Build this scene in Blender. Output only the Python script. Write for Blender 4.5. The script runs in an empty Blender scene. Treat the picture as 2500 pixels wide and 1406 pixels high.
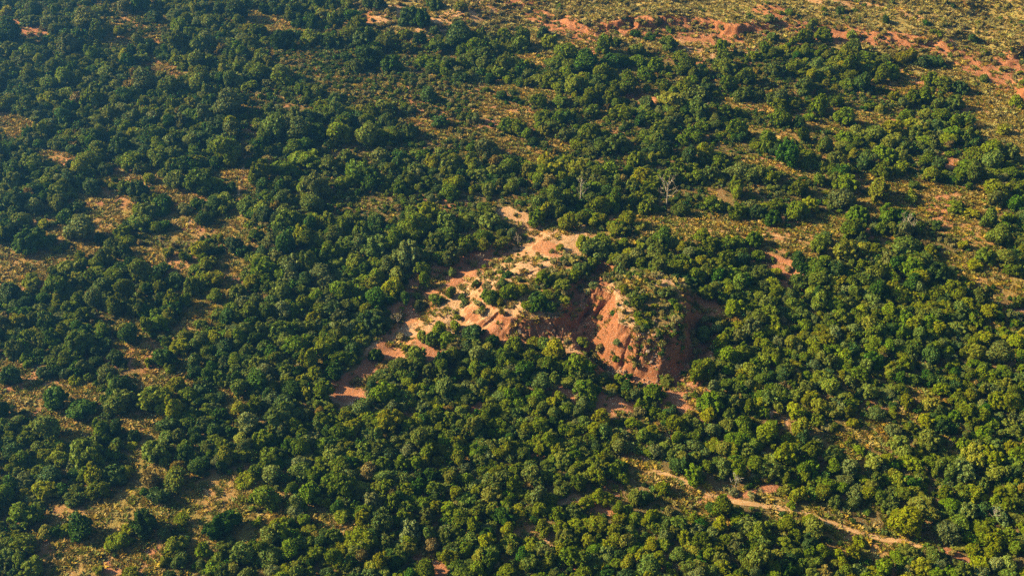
import bpy, math, re
import numpy as np
from mathutils import Vector, Matrix

# ------------------------------------------------------------------ camera, sky, sun, exposure
S = bpy.context.scene
COL = S.collection
R = math.radians
CAM_H, PITCH, HFOV = 150.0, R(36.0), R(48.0)
cam_data = bpy.data.cameras.new("camera")
cam = bpy.data.objects.new("camera", cam_data)
COL.objects.link(cam)
cam.location = (0, 0, CAM_H)
cam.rotation_euler = (R(90) - PITCH, 0, 0)
cam_data.sensor_width = 36.0
cam_data.angle = HFOV
cam_data.clip_start, cam_data.clip_end = 1.0, 12000.0
S.camera = cam

SUN_AZ, SUN_EL = R(-81.0), R(28.0)            # azimuth from +Y, positive towards +X
world = bpy.data.worlds.new("World")
S.world = world
world.use_nodes = True
wn = world.node_tree
bg = wn.nodes["Background"]
sky = wn.nodes.new("ShaderNodeTexSky")
sky.sky_type = 'NISHITA'
sky.sun_disc = False
sky.sun_elevation = SUN_EL
sky.sun_rotation = SUN_AZ % (2 * math.pi)
wn.links.new(sky.outputs[0], bg.inputs[0])
bg.inputs[1].default_value = 0.05
sd = bpy.data.lights.new("sun", 'SUN')
sun = bpy.data.objects.new("sun", sd)
COL.objects.link(sun)
sd.energy = 5.0
sd.angle = R(0.5)
sd.color = (1.0, 0.90, 0.68)
to_sun = Vector((math.sin(SUN_AZ) * math.cos(SUN_EL), math.cos(SUN_AZ) * math.cos(SUN_EL), math.sin(SUN_EL)))
sun.rotation_euler = to_sun.to_track_quat('Z', 'Y').to_euler()
sun.location = to_sun * 400
S.view_settings.view_transform = 'Standard'
S.view_settings.look = 'None'
S.view_settings.gamma = 1.0
S.view_settings.use_curve_mapping = False
S.view_settings.exposure = 1.5
S.render.engine = 'CYCLES'
S.cycles.use_denoising = False
S.cycles.max_bounces = 5
S.cycles.diffuse_bounces = 1
S.cycles.transmission_bounces = 3
S.cycles.volume_bounces = 0
S.cycles.sample_clamp_indirect = 1.5
S.cycles.blur_glossy = 1.0
HAZE = 0.0014

# ------------------------------------------------------------------ helpers
rng = np.random.default_rng(7)
_LAT = np.random.default_rng(11).random((8, 256, 256))

def vn(x, y, scale, seed=0):
    """smooth value noise, -1..1"""
    t = _LAT[seed % 8]
    x = np.asarray(x, float) / scale + seed * 17.31
    y = np.asarray(y, float) / scale + seed * 9.77
    xi, yi = np.floor(x).astype(int), np.floor(y).astype(int)
    fx, fy = x - xi, y - yi
    fx, fy = fx * fx * (3 - 2 * fx), fy * fy * (3 - 2 * fy)
    a, b = t[xi & 255, yi & 255], t[(xi + 1) & 255, yi & 255]
    c, d = t[xi & 255, (yi + 1) & 255], t[(xi + 1) & 255, (yi + 1) & 255]
    return ((a * (1 - fx) + b * fx) * (1 - fy) + (c * (1 - fx) + d * fx) * fy) * 2 - 1

def ss(a, b, x):
    t = np.clip((x - a) / (b - a), 0, 1)
    return t * t * (3 - 2 * t)

FPX = 1250.0 / math.tan(HFOV / 2)              # focal length in photograph pixels
CP, SP = math.cos(PITCH), math.sin(PITCH)

def ray(u, v):
    a, b = (np.asarray(u, float) - 1250) / FPX, (703 - np.asarray(v, float)) / FPX
    return a, CP + b * SP, -SP + b * CP

def at(u, v, z=0.0):
    """the point of the plane z that the photograph shows at pixel u, v"""
    dx, dy, dz = ray(u, v)
    t = (z - CAM_H) / dz
    return dx * t, dy * t

def to_px(x, y, z):
    dz = z - CAM_H
    depth = y * CP - dz * SP
    up = y * SP + dz * CP
    return 1250 + FPX * x / depth, 703 - FPX * up / depth, depth

def seg_dist(x, y, pts, closed=False):
    """distance to a polyline, arc length of the nearest point, side (+ left of the walking direction)"""
    best = np.full(np.shape(x), 1e9)
    arc = np.zeros(np.shape(x))
    side = np.zeros(np.shape(x))
    n, s0 = len(pts), 0.0
    for i in range(n if closed else n - 1):
        (ax, ay), (bx, by) = pts[i], pts[(i + 1) % n]
        ex, ey = bx - ax, by - ay
        L = math.hypot(ex, ey) + 1e-9
        t = np.clip(((x - ax) * ex + (y - ay) * ey) / (L * L), 0, 1)
        d = np.hypot(x - ax - t * ex, y - ay - t * ey)
        m = d < best
        best = np.where(m, d, best)
        arc = np.where(m, s0 + t * L, arc)
        side = np.where(m, np.sign(ex * (y - ay) - ey * (x - ax)), side)
        s0 += L
    return best, arc, side

def inside(x, y, pts):
    r = np.zeros(np.shape(x), bool)
    n = len(pts)
    for i in range(n):
        (ax, ay), (bx, by) = pts[i], pts[(i + 1) % n]
        c = (ay > y) != (by > y)
        r ^= c & (x < (bx - ax) * (y - ay) / (by - ay + 1e-12) + ax)
    return r

def pxpts(text, z=0.0):
    out = []
    for p in text.split():
        u, v = map(float, p.split(','))
        a, b = at(u, v, z)
        out.append((float(a), float(b)))
    return out

# ------------------------------------------------------------------ the lie of the land
MOUNDS = [  # crest outline, height, slope length towards the four sides (left, camera, right, far)
    (pxpts("1200,738 1225,700 1290,678 1370,664 1428,688 1436,740 1412,770 1340,782 1270,784 1228,775", 3.6), 3.8, (8, 3.6, 4.2, 14)),
    (pxpts("1486,722 1520,712 1580,697 1640,706 1668,740 1662,792 1640,815 1602,828 1552,816 1515,794 1507,766 1503,742", 5.2), 5.4, (5.0, 6.4, 4.5, 13)),
]
GULLIES = [  # line, depth, half width
    (pxpts("1462,668 1442,705 1420,760 1402,806 1440,846 1482,872 1530,906 1600,936 1655,925 1700,880 1712,810"), 1.9, 2.6),
    (pxpts("1402,806 1340,828 1270,818 1190,790 1110,800"), 0.5, 2.2),
    (pxpts("1300,565 1240,625 1130,655 1060,690 1010,760 960,850 880,930 820,970"), 0.9, 3.0),
    (pxpts("1440,846 1500,930 1560,975 1600,1010"), 1.0, 2.4),
    (pxpts("1850,640 1900,655 1935,690 1960,740"), 1.1, 3.2),
    (pxpts("1515,245 1545,238 1572,256"), 1.6, 2.6),
]
SCARP = pxpts("1240,10 1290,28 1350,44 1418,76 1450,70 1520,62 1600,62 1680,55 1750,66 1800,76 1862,72 1900,60 1960,72 2060,84 2140,94 2250,104 2300,116 2358,138 2418,166 2442,186 2456,152 2474,128 2500,124 2620,140")
SCARP_ARC = np.cumsum([0] + [math.dist(SCARP[i], SCARP[i + 1]) for i in range(len(SCARP) - 1)])
SCARP_H = .9 * np.interp(SCARP_ARC, SCARP_ARC, [0, 1.0, 1.4, 1.8, 1.7, 1.8, 2.0, 2.2, 2.4, 2.4, 1.8, 1.2, .7, .8, 1.3, 1.6, 2.4, 3.0, 3.4, 3.6, 3.8, 3.6, 3.2, 2.5])
DOMES = [(940, 45, 8, 2.2), (1075, 62, 9, 2.0), (1010, 88, 7, 1.6), (1130, 30, 8, 2.0), (1150, 62, 7, 1.5), (1205, 20, 8, 1.6)]

def mound_part(k, x, y):
    pts, h, runs = MOUNDS[k]
    P = np.array(pts)
    out = np.zeros(np.shape(x))
    cx, cy = P.mean(0)
    m = (np.abs(x - cx) < 45) & (np.abs(y - cy) < 45)
    if not m.any():
        return out, out
    X, Y = x[m], y[m]
    d, arc, _ = seg_dist(X, Y, pts, True)
    ins = inside(X + .9 * vn(X, Y, 4, 2) + .4 * vn(X, Y, 1.5, 3), Y + .9 * vn(X, Y, 4, 5) + .4 * vn(X, Y, 1.5, 6), pts)
    ang_x, ang_y = X - cx, Y - cy
    ln = np.hypot(ang_x, ang_y) + 1e-6
    wx, wy = ang_x / ln, ang_y / ln
    wl, wr = np.clip(-wx, 0, 1) ** 2, np.clip(wx, 0, 1) ** 2
    wc, wf = np.clip(-wy, 0, 1) ** 2, np.clip(wy, 0, 1) ** 2
    run = wl * runs[0] + wc * runs[1] + wr * runs[2] + wf * runs[3]
    # water-cut flutes running down the steep sides
    steep = ss(9.0, 5.0, run)
    j = arc + 0.45 * vn(X, Y, 1.6, 1)
    j = j + .55 * vn(X, Y, 3.2, 6) + .25 * vn(X, Y, 1.4, 7)
    r1 = 1 - np.abs(vn(j, j * 0 + k * 3.3 + d * .12, 2.1, 2)) * 2.2
    r2 = 1 - np.abs(vn(j, d * .22, 0.9, 3)) * 2.2
    t = d / run
    cut = np.clip(r1, -.2, 1) ** 2 * 1.7 * (.45 + 1.0 * np.clip(vn(X, Y, 4.5, 4) + .5, 0, 1)) + np.clip(r2, 0, 1) ** 2 * .8 * np.clip(.6 + vn(X, Y, 3, 1), 0, 1.2)
    flute = steep * (cut - .45) * np.sin(np.clip(t * .95 + .05, 0, 1) * math.pi) ** .5
    r3 = 1 - np.abs(vn(j + .3 * vn(X, Y, .9, 2), d * .35, .55, 6)) * 2.4
    flute = flute + steep * np.clip(r3, 0, 1) ** 2 * .38 * np.sin(np.clip(t, 0, 1) * math.pi)
    dd = d + flute + 0.5 * vn(X, Y, 3.4, 4) + .38 * vn(X, Y, 1.1, 5)
    prof = 1 - np.clip(dd / run, 0, 1)
    prof = np.where(steep > .5, prof ** 1.5, prof * prof * (3 - 2 * prof))
    top = h + 0.45 * vn(X, Y, 5, 5) + 0.2 * vn(X, Y, 1.3, 6)
    hh = np.where(ins, top + np.minimum(d, 5) * .10, prof * h)
    out2 = np.zeros(np.shape(x))
    out[m] = hh
    out2[m] = steep * (~ins) * ((dd / run) < 1.0)
    return out, out2

def scarp_part(x, y):
    out = np.zeros(np.shape(x))
    wall = np.zeros(np.shape(x))
    m = (y > SCARP[0][1] - 110) & (x > SCARP[0][0] - 60)
    if not m.any():
        return out, wall
    X, Y = x[m], y[m]
    d, arc, side = seg_dist(X + 1.6 * vn(X, Y, 9, 1) + .7 * vn(X, Y, 3, 2), Y + 3.0 * vn(X, Y, 7, 3) + 1.0 * vn(X, Y, 2.6, 4), SCARP)
    sd_ = np.where(side > 0, d, -d)
    h = np.interp(arc, SCARP_ARC, SCARP_H)
    run = 3.6 + 1.6 * vn(X, Y, 11, 5)
    ja = arc + 1.1 * vn(X, Y, 4, 7)
    fl = np.abs(vn(ja, sd_ * .5, 3.1, 6)) * 2.6 + np.abs(vn(ja, sd_ * .9, 1.2, 2)) * 1.2
    t = ss(-run, .5, sd_ - fl * ss(-6, -.5, sd_) + .8)
    h = h * np.clip(.75 + 1.1 * vn(X, Y, 12, 3), .0, 1.4)
    out[m] = h * t * (1 - ss(60, 240, sd_) * .6) + .35 * vn(X, Y, 1.7, 4) * (np.abs(sd_) < 6)
    wall[m] = ss(.25, .8, h / 3) * ss(-run - 2.5, -run * .6, sd_) * (1 - ss(.2, 1.6, sd_))
    return out, wall

def land(x, y, full=False):
    x, y = np.asarray(x, float), np.asarray(y, float)
    z = 1.3 * vn(x, y, 60, 0) + 0.55 * vn(x, y, 24, 1) + 0.16 * vn(x, y, 6, 2) + 0.09 * vn(x, y, 2.2, 3) + 0.05 * vn(x, y, 1.0, 4)
    r = np.hypot(x, y - 250)
    z = z * (1 + ss(500, 2000, r) * 12)
    cx, cy = at(1400, 720)
    z = z + 2.6 * np.exp(-(((x - cx) / 32) ** 2 + ((y - cy) / 34) ** 2))
    for u, v, rad, h in DOMES:
        ax, ay = at(u, v)
        z = z + h * np.exp(-(((x - ax) / rad) ** 2 + ((y - ay) / (rad * 1.3)) ** 2) * 1.4)
    bank = np.zeros(np.shape(x))
    for pts, dep, hw in GULLIES:
        P = np.array(pts)
        m = (x > P[:, 0].min() - 9) & (x < P[:, 0].max() + 9) & (y > P[:, 1].min() - 9) & (y < P[:, 1].max() + 9)
        if m.any():
            X, Y = x[m], y[m]
            d, _, _ = seg_dist(X + .8 * vn(X, Y, 3.5, 6), Y + .8 * vn(X, Y, 3.5, 7), pts)
            z[m] -= dep * (1 - ss(hw * .35, hw * 1.35, d))
            bank[m] = np.maximum(bank[m], ss(hw * .3, hw * .7, d) * (1 - ss(hw, hw * 1.5, d)) * min(dep, 1.5) / 1.5)
    ms = []
    for k in range(len(MOUNDS)):
        hh, st = mound_part(k, x, y)
        z = z + hh
        bank = np.maximum(bank, st)
        ms.append(hh)
    sc, wall = scarp_part(x, y)
    z = z + sc
    if full:
        return z, bank, wall, ms
    return z

def land1(x, y):
    return float(land(np.array([x]), np.array([y]))[0])

def place_px(u, v, up=0.0):
    """ground point under something whose middle, UP metres above the ground, shows at pixel u, v"""
    z = np.zeros(np.shape(u)) + up
    for _ in range(5):
        x, y = at(u, v, z)
        z = land(x, y) + up
    return x, y

# ------------------------------------------------------------------ open ground: kind, half width in metres, line in photograph pixels
# g dry grass, s pale sand, r red soil, c no trees only, b low scrub instead of trees
STROKES = """
g 3 217,481 270,500 323,515
g 2.5 92,556 153,572 200,585 245,610
g 3 218,556 240,545 265,556
c 4 102,528 190,530 272,532
c 4 326,593 390,598 459,608
g 3.5 415,546 480,556 540,566 612,580
s 1.5 462,545 478,543
g 3 354,620 395,636 442,651
g 2 557,535 598,545
g 1.6 428,484 500,495
g 4 0,617 60,640 119,654
g 7 -60,690 0,675 50,672
g 3 272,415 330,430 400,455 470,476
g 2 116,377 194,388
g 2.5 537,428 570,434 609,445
r 1.2 602,320 636,330
g 2.5 544,637 578,655
g 2.2 544,675 561,729
g 3 483,775 505,760 520,736
g 2.6 316,790 347,811
c 3 347,818 408,838
g 4 320,860 370,875 408,896
g 3.6 367,918 390,925 408,940
c 3 289,896 354,923
g 4 -20,930 30,950 85,979
g 3 102,993 160,1018 231,1047
g 2 170,948 231,972
g 2.8 333,1030 391,1064
g 2 337,1118 377,1146
g 2.2 459,1166 510,1180 558,1193
g 3 558,1193 530,1225 510,1244 495,1285 483,1319
g 4.5 548,1220 585,1240 619,1265
g 5 194,1251 260,1258 333,1271
c 4 323,1217 380,1230 442,1244
c 4.5 235,1220 270,1224 306,1227
g 2 391,1261 476,1268
g 3.6 153,1353 200,1358 255,1366
r 1.5 262,1380 280,1386
g 2.5 290,1386 357,1387
r 1.3 358,1355 375,1350
g 1.6 762,1248 800,1266 840,1288
g 2 551,965 612,1010
r 1.8 845,952 870,965 900,978
s 2.2 816,962 840,985
c 3.5 820,965 900,910 985,860
r 2 950,866 990,850 1010,838
r 2.2 1010,855 1060,862
r 2 1035,825 1075,850
s 8 1385,598 1330,618 1280,645 1210,672 1150,705
s 7.0 1150,705 1105,745 1060,785
s 5.5 1060,785 1010,812 960,850
r 3.0 960,850 930,890 880,925 850,955
s 4 1180,645 1110,668 1050,700 1010,760
r 5.5 1180,640 1110,662 1050,694 1010,750
c 5 1310,570 1250,618 1180,645
s 5 1110,770 1170,782 1225,795 1290,812 1360,820
s 3.6 1225,800 1270,822 1340,838 1400,840
r 2.5 1330,600 1365,625
r 4.0 1462,668 1442,705 1425,760 1402,806
r 3.0 1402,820 1440,846 1482,872 1530,906
r 2.6 1530,906 1600,930 1655,925
s 2.2 1470,880 1540,915 1590,930
r 3 1700,885 1705,830 1690,770
s 2.4 1610,690 1655,697 1690,715 1715,745
s 3 1480,716 1500,735 1510,765 1515,790
s 1.4 1600,945 1650,935 1695,930
r 1.6 1680,900 1700,930 1718,955
r 2.6 1720,746 1750,762 1772,772
c 3 1650,690 1685,712
s 2.6 1232,520 1270,530 1305,552
c 3 1300,550 1320,572
g 3.2 1311,568 1380,575 1450,578 1505,582
g 2.0 1420,590 1480,588 1540,588
g 2.4 1505,530 1560,540 1640,552
g 6.0 1590,548 1700,560 1800,570 1900,577 2010,590
c 4.5 1640,535 1740,540 1850,545 1960,550 2040,545
g 2.6 1854,593 1900,600 1973,624
r 2.2 1834,644 1890,655 1939,668
r 2 1905,690 1950,705
g 3 2092,484 2160,505
g 3.5 2005,586 2045,552 2095,522 2150,506
g 3 1950,560 2000,560 2040,552
g 4 2140,462 2210,474 2279,484
g 5 2177,500 2230,512 2290,525
r 2.4 2298,488 2294,510 2298,540
g 6 2310,500 2370,490 2425,482
g 4.5 2316,545 2360,568 2408,593
g 5 2361,648 2430,680 2520,720
c 4 2250,540 2310,590 2360,640
c 3 2370,700 2430,735 2500,760
g 3 1976,306 2030,314 2078,320
g 3 1786,255 1840,264 1888,272
g 3 1820,323 1880,326 1946,330
g 3 1840,394 1900,410 1990,428
g 3.4 2000,374 2040,392
g 4 2109,449 2190,457 2296,466
g 4 2060,280 2120,292 2170,300
r 2.4 2306,384 2325,410 2344,428
g 9 2190,205 2250,195 2310,185 2364,172
g 5 2255,163 2310,168 2364,170
r 6 2325,130 2365,152 2400,172 2440,194 2510,215
r 5 2455,150 2480,165 2500,175
g 9 2385,225 2440,245 2520,275
g 6 2384,275 2420,305 2470,340
g 5 1650,108 1690,115 1728,124
g 4 1650,200 1685,215
g 5 1182,258 1240,270 1301,289
g 4 1196,340 1255,360 1318,388
g 3 1015,300 1083,326
g 3 1281,138 1335,163
g 3 1216,211 1335,231
r 3 1516,238 1545,232 1576,256
g 2.5 1328,347 1369,360
r 3.5 1405,90 1412,105 1424,126
g 6 1330,130 1420,120 1500,125
g 4 1440,160 1500,170 1560,180
b 10 859,172 915,180 968,190
b 8 852,215 890,228 935,245
b 10 1000,225 1080,240 1130,250
b 8 1100,330 1160,350 1210,365
b 8 694,128 770,158 850,190
b 9 252,27 310,50 374,68
r 5 -40,52 20,58 60,72 85,82
g 3 279,95 360,105
g 3 347,150 390,164 435,177
g 3.5 612,34 660,58 707,82
g 4 -20,290 54,309
c 1.6 599,345 597,380 594,425 586,470 588,500 592,528
r 2.6 1481,982 1510,988 1539,996
c 4 1490,1000 1530,1018 1560,1030
r 1.4 1342,948 1396,962
g 2.4 1532,1132 1580,1148 1616,1166
c 3 1555,1165 1530,1190 1495,1207
s 1.6 1366,1214 1417,1230
r 1.3 1450,1236 1488,1251
g 1.6 1597,1149 1640,1166 1675,1185
g 2 1281,1285 1318,1295
s 1.7 1340,1312 1358,1322
r 1.8 1029,1367 1070,1387
c 3.4 1590,1230 1625,1238 1665,1248
g 1.4 1650,1172 1700,1190 1766,1220
g 2.5 1650,1200 1700,1215 1745,1228
r 1.0 1766,1220 1793,1214 1840,1200 1888,1190
g 1.5 1854,1215 1885,1228 1910,1240
g 1.7 1963,1253 2030,1275 2090,1298 2146,1316
g 1.8 2146,1316 2175,1320 2211,1320
g 2.6 2050,1300 2110,1322 2190,1334
c 3.6 2007,1064 2080,1055 2160,1047
g 2 2068,1061 2110,1070 2153,1078
g 2.6 2017,1095 2060,1108 2109,1125
g 2 2136,1033 2180,1064
g 2 2211,1013 2242,1027
g 2.0 2228,955 2286,972
c 4.2 2092,1240 2125,1255 2153,1282
c 3 2020,1290 2060,1318 2090,1330
c 2.6 2245,1285 2270,1305 2293,1329
r 1.0 2316,1343 2357,1367
c 2 2446,1363 2520,1380
c 2.4 1868,1265 1905,1300
r 3 1650,965 1685,985 1718,1006
s 1.4 1881,1013 1939,1040
g 1.6 2070,1345 2130,1356
r 5 1305,36 1350,52 1385,66 1404,80
s 3 1385,78 1400,92 1405,105
r 6 1515,74 1560,76 1615,76
r 6 1655,74 1690,84 1740,94 1790,100
r 5 1790,86 1830,82 1865,84
s 4 1660,112 1700,125 1724,138
r 5 1440,90 1490,86 1520,82
g 7 1430,105 1500,100 1580,100 1650,98
g 5 1300,100 1360,112 1410,120
s 5 1340,62 1400,84 1420,100
s 5 1520,84 1620,82
s 6 1680,94 1760,106 1800,110
s 3 1990,2 2080,8 2140,16 2260,50
s 4 2370,170 2430,196 2490,212
s 4.5 915,50 940,42 978,24
s 5 1045,72 1062,60 1079,58
s 2 1010,75 1043,76
s 4.5 1066,52 1085,42 1107,33
s 2.4 1138,52 1150,42
s 4 1160,36 1178,22 1186,8
s 2 1138,11 1162,0
r 5 1236,12 1270,8 1310,6
r 3 892,38 905,32
r 5 1880,24 1905,36 1925,44
r 5 1950,74 1990,80 2030,84
c 3.2 1640,1160 1700,1184 1766,1214 1850,1222 1908,1234 1963,1247 2030,1270 2090,1292 2146,1310 2215,1318
r 2.4 2040,62 2060,66
r 5 2045,84 2090,92
r 4 2130,96 2180,98 2215,104
r 4 2240,108 2270,114
r 6 2300,122 2340,140
"""
STROKE = []
for ln_ in STROKES.strip().splitlines():
    k_, w_, *p_ = ln_.split()
    u_ = np.array([[float(q) for q in p.split(',')] for p in p_])
    gx, gy = place_px(u_[:, 0], u_[:, 1])
    if k_ == 'g' and u_[0, 0] < 700:
        w_ = float(w_) * 1.35
    STROKE.append((k_, float(w_), list(zip(gx.tolist(), gy.tolist()))))
PLATEAU = pxpts("820,-160 850,12 895,60 960,98 1010,112 1080,100 1150,92 1215,98 1290,116 1350,138 1400,148 1480,128 1560,140 1640,132 1760,140 1850,130 1880,104 1935,102 2000,128 2105,140 2170,146 2262,172 2330,188 2395,225 2420,250 2385,290 2405,335 2475,395 2560,440 3100,480 3100,-160")

def masks(x, y):
    """grass, sand, red soil, treeless, scrub (0..1) at ground points"""
    n = 0.5 * vn(x, y, 3.2, 4) + 0.35 * vn(x, y, 1.1, 5)
    out = {k: np.zeros(np.shape(x)) for k in 'gsrcb'}
    for k, w, pts in STROKE:
        P = np.array(pts)
        g = w * 1.7 + 1
        m = (x > P[:, 0].min() - g) & (x < P[:, 0].max() + g) & (y > P[:, 1].min() - g) & (y < P[:, 1].max() + g)
        if not m.any():
            continue
        d, _, _ = seg_dist(x[m], y[m], pts)
        f = 1 - ss(w * .55, w * 1.4, d + n[m] * w * .65)
        out[k][m] = np.maximum(out[k][m], f)
    pl = inside(x + 4 * vn(x, y, 14, 6), y + 6 * vn(x, y, 14, 7), PLATEAU)
    out['p'] = pl.astype(float)
    return out

# ------------------------------------------------------------------ materials
def new_mat(name):
    m = bpy.data.materials.new(name)
    m.use_nodes = True
    nt = m.node_tree
    nt.nodes.clear()
    out = nt.nodes.new("ShaderNodeOutputMaterial")
    return m, nt, out

def N(nt, t, **kw):
    n = nt.nodes.new(t)
    for k, v in kw.items():
        if k.startswith("i_"):
            key = k[2:]
            n.inputs[int(key) if key.isdigit() else key].default_value = v
        else:
            setattr(n, k, v)
    return n

def mixc(nt, fac, a, b):
    m = nt.nodes.new("ShaderNodeMix")
    m.data_type = 'RGBA'
    for idx, val in ((0, fac), (6, a), (7, b)):
        if hasattr(val, "is_linked"):
            nt.links.new(val, m.inputs[idx])
        else:
            m.inputs[idx].default_value = val if idx == 0 else (*val, 1)
    return m.outputs[2]

def mathn(nt, op, a, b=None, c=None):
    m = nt.nodes.new("ShaderNodeMath")
    m.operation = op
    for i, v in enumerate((a, b, c)):
        if v is None:
            continue
        if hasattr(v, "is_linked"):
            nt.links.new(v, m.inputs[i])
        else:
            m.inputs[i].default_value = v
    return m.outputs[0]

def noise(nt, vec, scale, detail=3, rough=.6):
    n = N(nt, "ShaderNodeTexNoise", i_Scale=scale, i_Detail=detail, i_Roughness=rough)
    nt.links.new(vec, n.inputs["Vector"])
    return n.outputs["Fac"]

def ramp01(nt, val, lo, hi):
    m = N(nt, "ShaderNodeMapRange", i_1=lo, i_2=hi)
    m.clamp = True
    nt.links.new(val, m.inputs[0])
    return m.outputs[0]

def ground_mat():
    m, nt, out = new_mat("ground_soil")
    L = nt.links.new
    geo = N(nt, "ShaderNodeNewGeometry")
    pos = geo.outputs["Position"]
    att = {k: N(nt, "ShaderNodeAttribute", attribute_name=k).outputs["Fac"] for k in ("grass", "sand", "red", "pale")}
    fine, mid, big = noise(nt, pos, 1.6, 5, .7), noise(nt, pos, .35, 4), noise(nt, pos, .07, 3)
    floor = mixc(nt, ramp01(nt, mid, .35, .65), (.125, .095, .042), (.080, .085, .026))
    floor = mixc(nt, ramp01(nt, big, .45, .7), floor, (.20, .11, .06))
    floor = mixc(nt, ramp01(nt, fine, .35, .75), floor, (.22, .155, .07))
    grass = mixc(nt, ramp01(nt, fine, .3, .7), (.19, .14, .045), (.36, .25, .09))
    grass = mixc(nt, ramp01(nt, mid, .35, .7), grass, (.19, .165, .045))
    grass = mixc(nt, ramp01(nt, big, .44, .62), grass, (.38, .205, .11))
    sand = mixc(nt, ramp01(nt, mid, .35, .65), (.46, .305, .21), (.40, .235, .145))
    sand = mixc(nt, ramp01(nt, fine, .5, .8), sand, (.52, .37, .265))
    veg = noise(nt, pos, .8, 5, .75)
    sand = mixc(nt, mathn(nt, 'MULTIPLY', ramp01(nt, veg, .50, .62), .75), sand, (.26, .18, .09))
    red = mixc(nt, ramp01(nt, fine, .3, .7), (.36, .155, .09), (.30, .15, .10))
    red = mixc(nt, ramp01(nt, big, .45, .7), red, (.42, .21, .12))
    jit = mathn(nt, 'MULTIPLY', mathn(nt, 'SUBTRACT', fine, .5), .9)
    def edge(a):
        return ramp01(nt, mathn(nt, 'ADD', a, jit), .35, .65)
    pale = mixc(nt, ramp01(nt, fine, .3, .7), (.22, .195, .075), (.31, .265, .115))
    pale = mixc(nt, ramp01(nt, mid, .5, .75), pale, (.36, .215, .115))
    c = mixc(nt, edge(att["grass"]), floor, grass)
    c = mixc(nt, edge(att["pale"]), c, pale)
    c = mixc(nt, edge(att["sand"]), c, sand)
    c = mixc(nt, edge(att["red"]), c, red)
    # banks too steep to hold plants show bare red earth
    sep = N(nt, "ShaderNodeSeparateXYZ")
    L(geo.outputs["True Normal"], sep.inputs[0])
    st = ramp01(nt, sep.outputs[2], .86, .70)
    c = mixc(nt, st, c, mixc(nt, ramp01(nt, fine, .35, .7), (.27, .105, .055), (.23, .12, .072)))
    b = N(nt, "ShaderNodeBsdfPrincipled", i_Roughness=.95)
    b.inputs["Specular IOR Level"].default_value = .1
    L(c, b.inputs["Base Color"])
    bump = N(nt, "ShaderNodeBump", i_Strength=1.0, i_Distance=.35)
    L(mathn(nt, 'ADD', fine, mathn(nt, 'MULTIPLY', noise(nt, pos, 5, 3), .5)), bump.inputs["Height"])
    L(bump.outputs[0], b.inputs["Normal"])
    L(b.outputs[0], out.inputs[0])
    return m

def leaf_mat(name, ca, cb, trans=.25, tc=None, hue=.017):
    """leaves: colour runs between two hues from plant to plant and from clump to clump"""
    m, nt, out = new_mat(name)
    L = nt.links.new
    oi = N(nt, "ShaderNodeObjectInfo")
    tex = N(nt, "ShaderNodeTexCoord")
    n = noise(nt, tex.outputs["Object"], 2.2, 2)
    f = mathn(nt, 'ADD', mathn(nt, 'MULTIPLY', oi.outputs["Random"], .65), mathn(nt, 'MULTIPLY', ramp01(nt, n, .3, .7), .35))
    c = mixc(nt, f, ca, cb)
    hs = N(nt, "ShaderNodeHueSaturation")
    r2 = mathn(nt, 'FRACT', mathn(nt, 'MULTIPLY', oi.outputs["Random"], 37.7))
    r3 = mathn(nt, 'FRACT', mathn(nt, 'MULTIPLY', oi.outputs["Random"], 91.3))
    L(mathn(nt, 'MULTIPLY_ADD', r2, hue * 2, .5 - hue), hs.inputs["Hue"])
    L(mathn(nt, 'MULTIPLY_ADD', r3, .6, .72), hs.inputs["Value"])
    r4 = mathn(nt, 'FRACT', mathn(nt, 'MULTIPLY', oi.outputs["Random"], 53.1))
    L(mathn(nt, 'MULTIPLY_ADD', r4, .38, .86), hs.inputs["Saturation"])
    L(c, hs.inputs["Color"])
    b = N(nt, "ShaderNodeBsdfPrincipled", i_Roughness=.6)
    b.inputs["Specular IOR Level"].default_value = .12
    L(hs.outputs[0], b.inputs["Base Color"])
    t = N(nt, "ShaderNodeBsdfTranslucent")
    tm = mixc(nt, .5, hs.outputs[0], tc or (cb[0] * 1.5, cb[1] * 1.4, cb[2] * .6))
    L(tm, t.inputs[0])
    mx = N(nt, "ShaderNodeMixShader", i_0=trans)
    L(b.outputs[0], mx.inputs[1])
    L(t.outputs[0], mx.inputs[2])
    L(mx.outputs[0], out.inputs[0])
    return m

def plain_mat(name, ca, cb, scale=3.0, rough=.9, bump=.3):
    m, nt, out = new_mat(name)
    tex = N(nt, "ShaderNodeTexCoord")
    n = noise(nt, tex.outputs["Object"], scale, 4)
    b = N(nt, "ShaderNodeBsdfPrincipled", i_Roughness=rough)
    b.inputs["Specular IOR Level"].default_value = .15
    nt.links.new(mixc(nt, ramp01(nt, n, .3, .7), ca, cb), b.inputs["Base Color"])
    bp = N(nt, "ShaderNodeBump", i_Strength=bump, i_Distance=.05)
    nt.links.new(n, bp.inputs["Height"])
    nt.links.new(bp.outputs[0], b.inputs["Normal"])
    nt.links.new(b.outputs[0], out.inputs[0])
    return m

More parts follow.
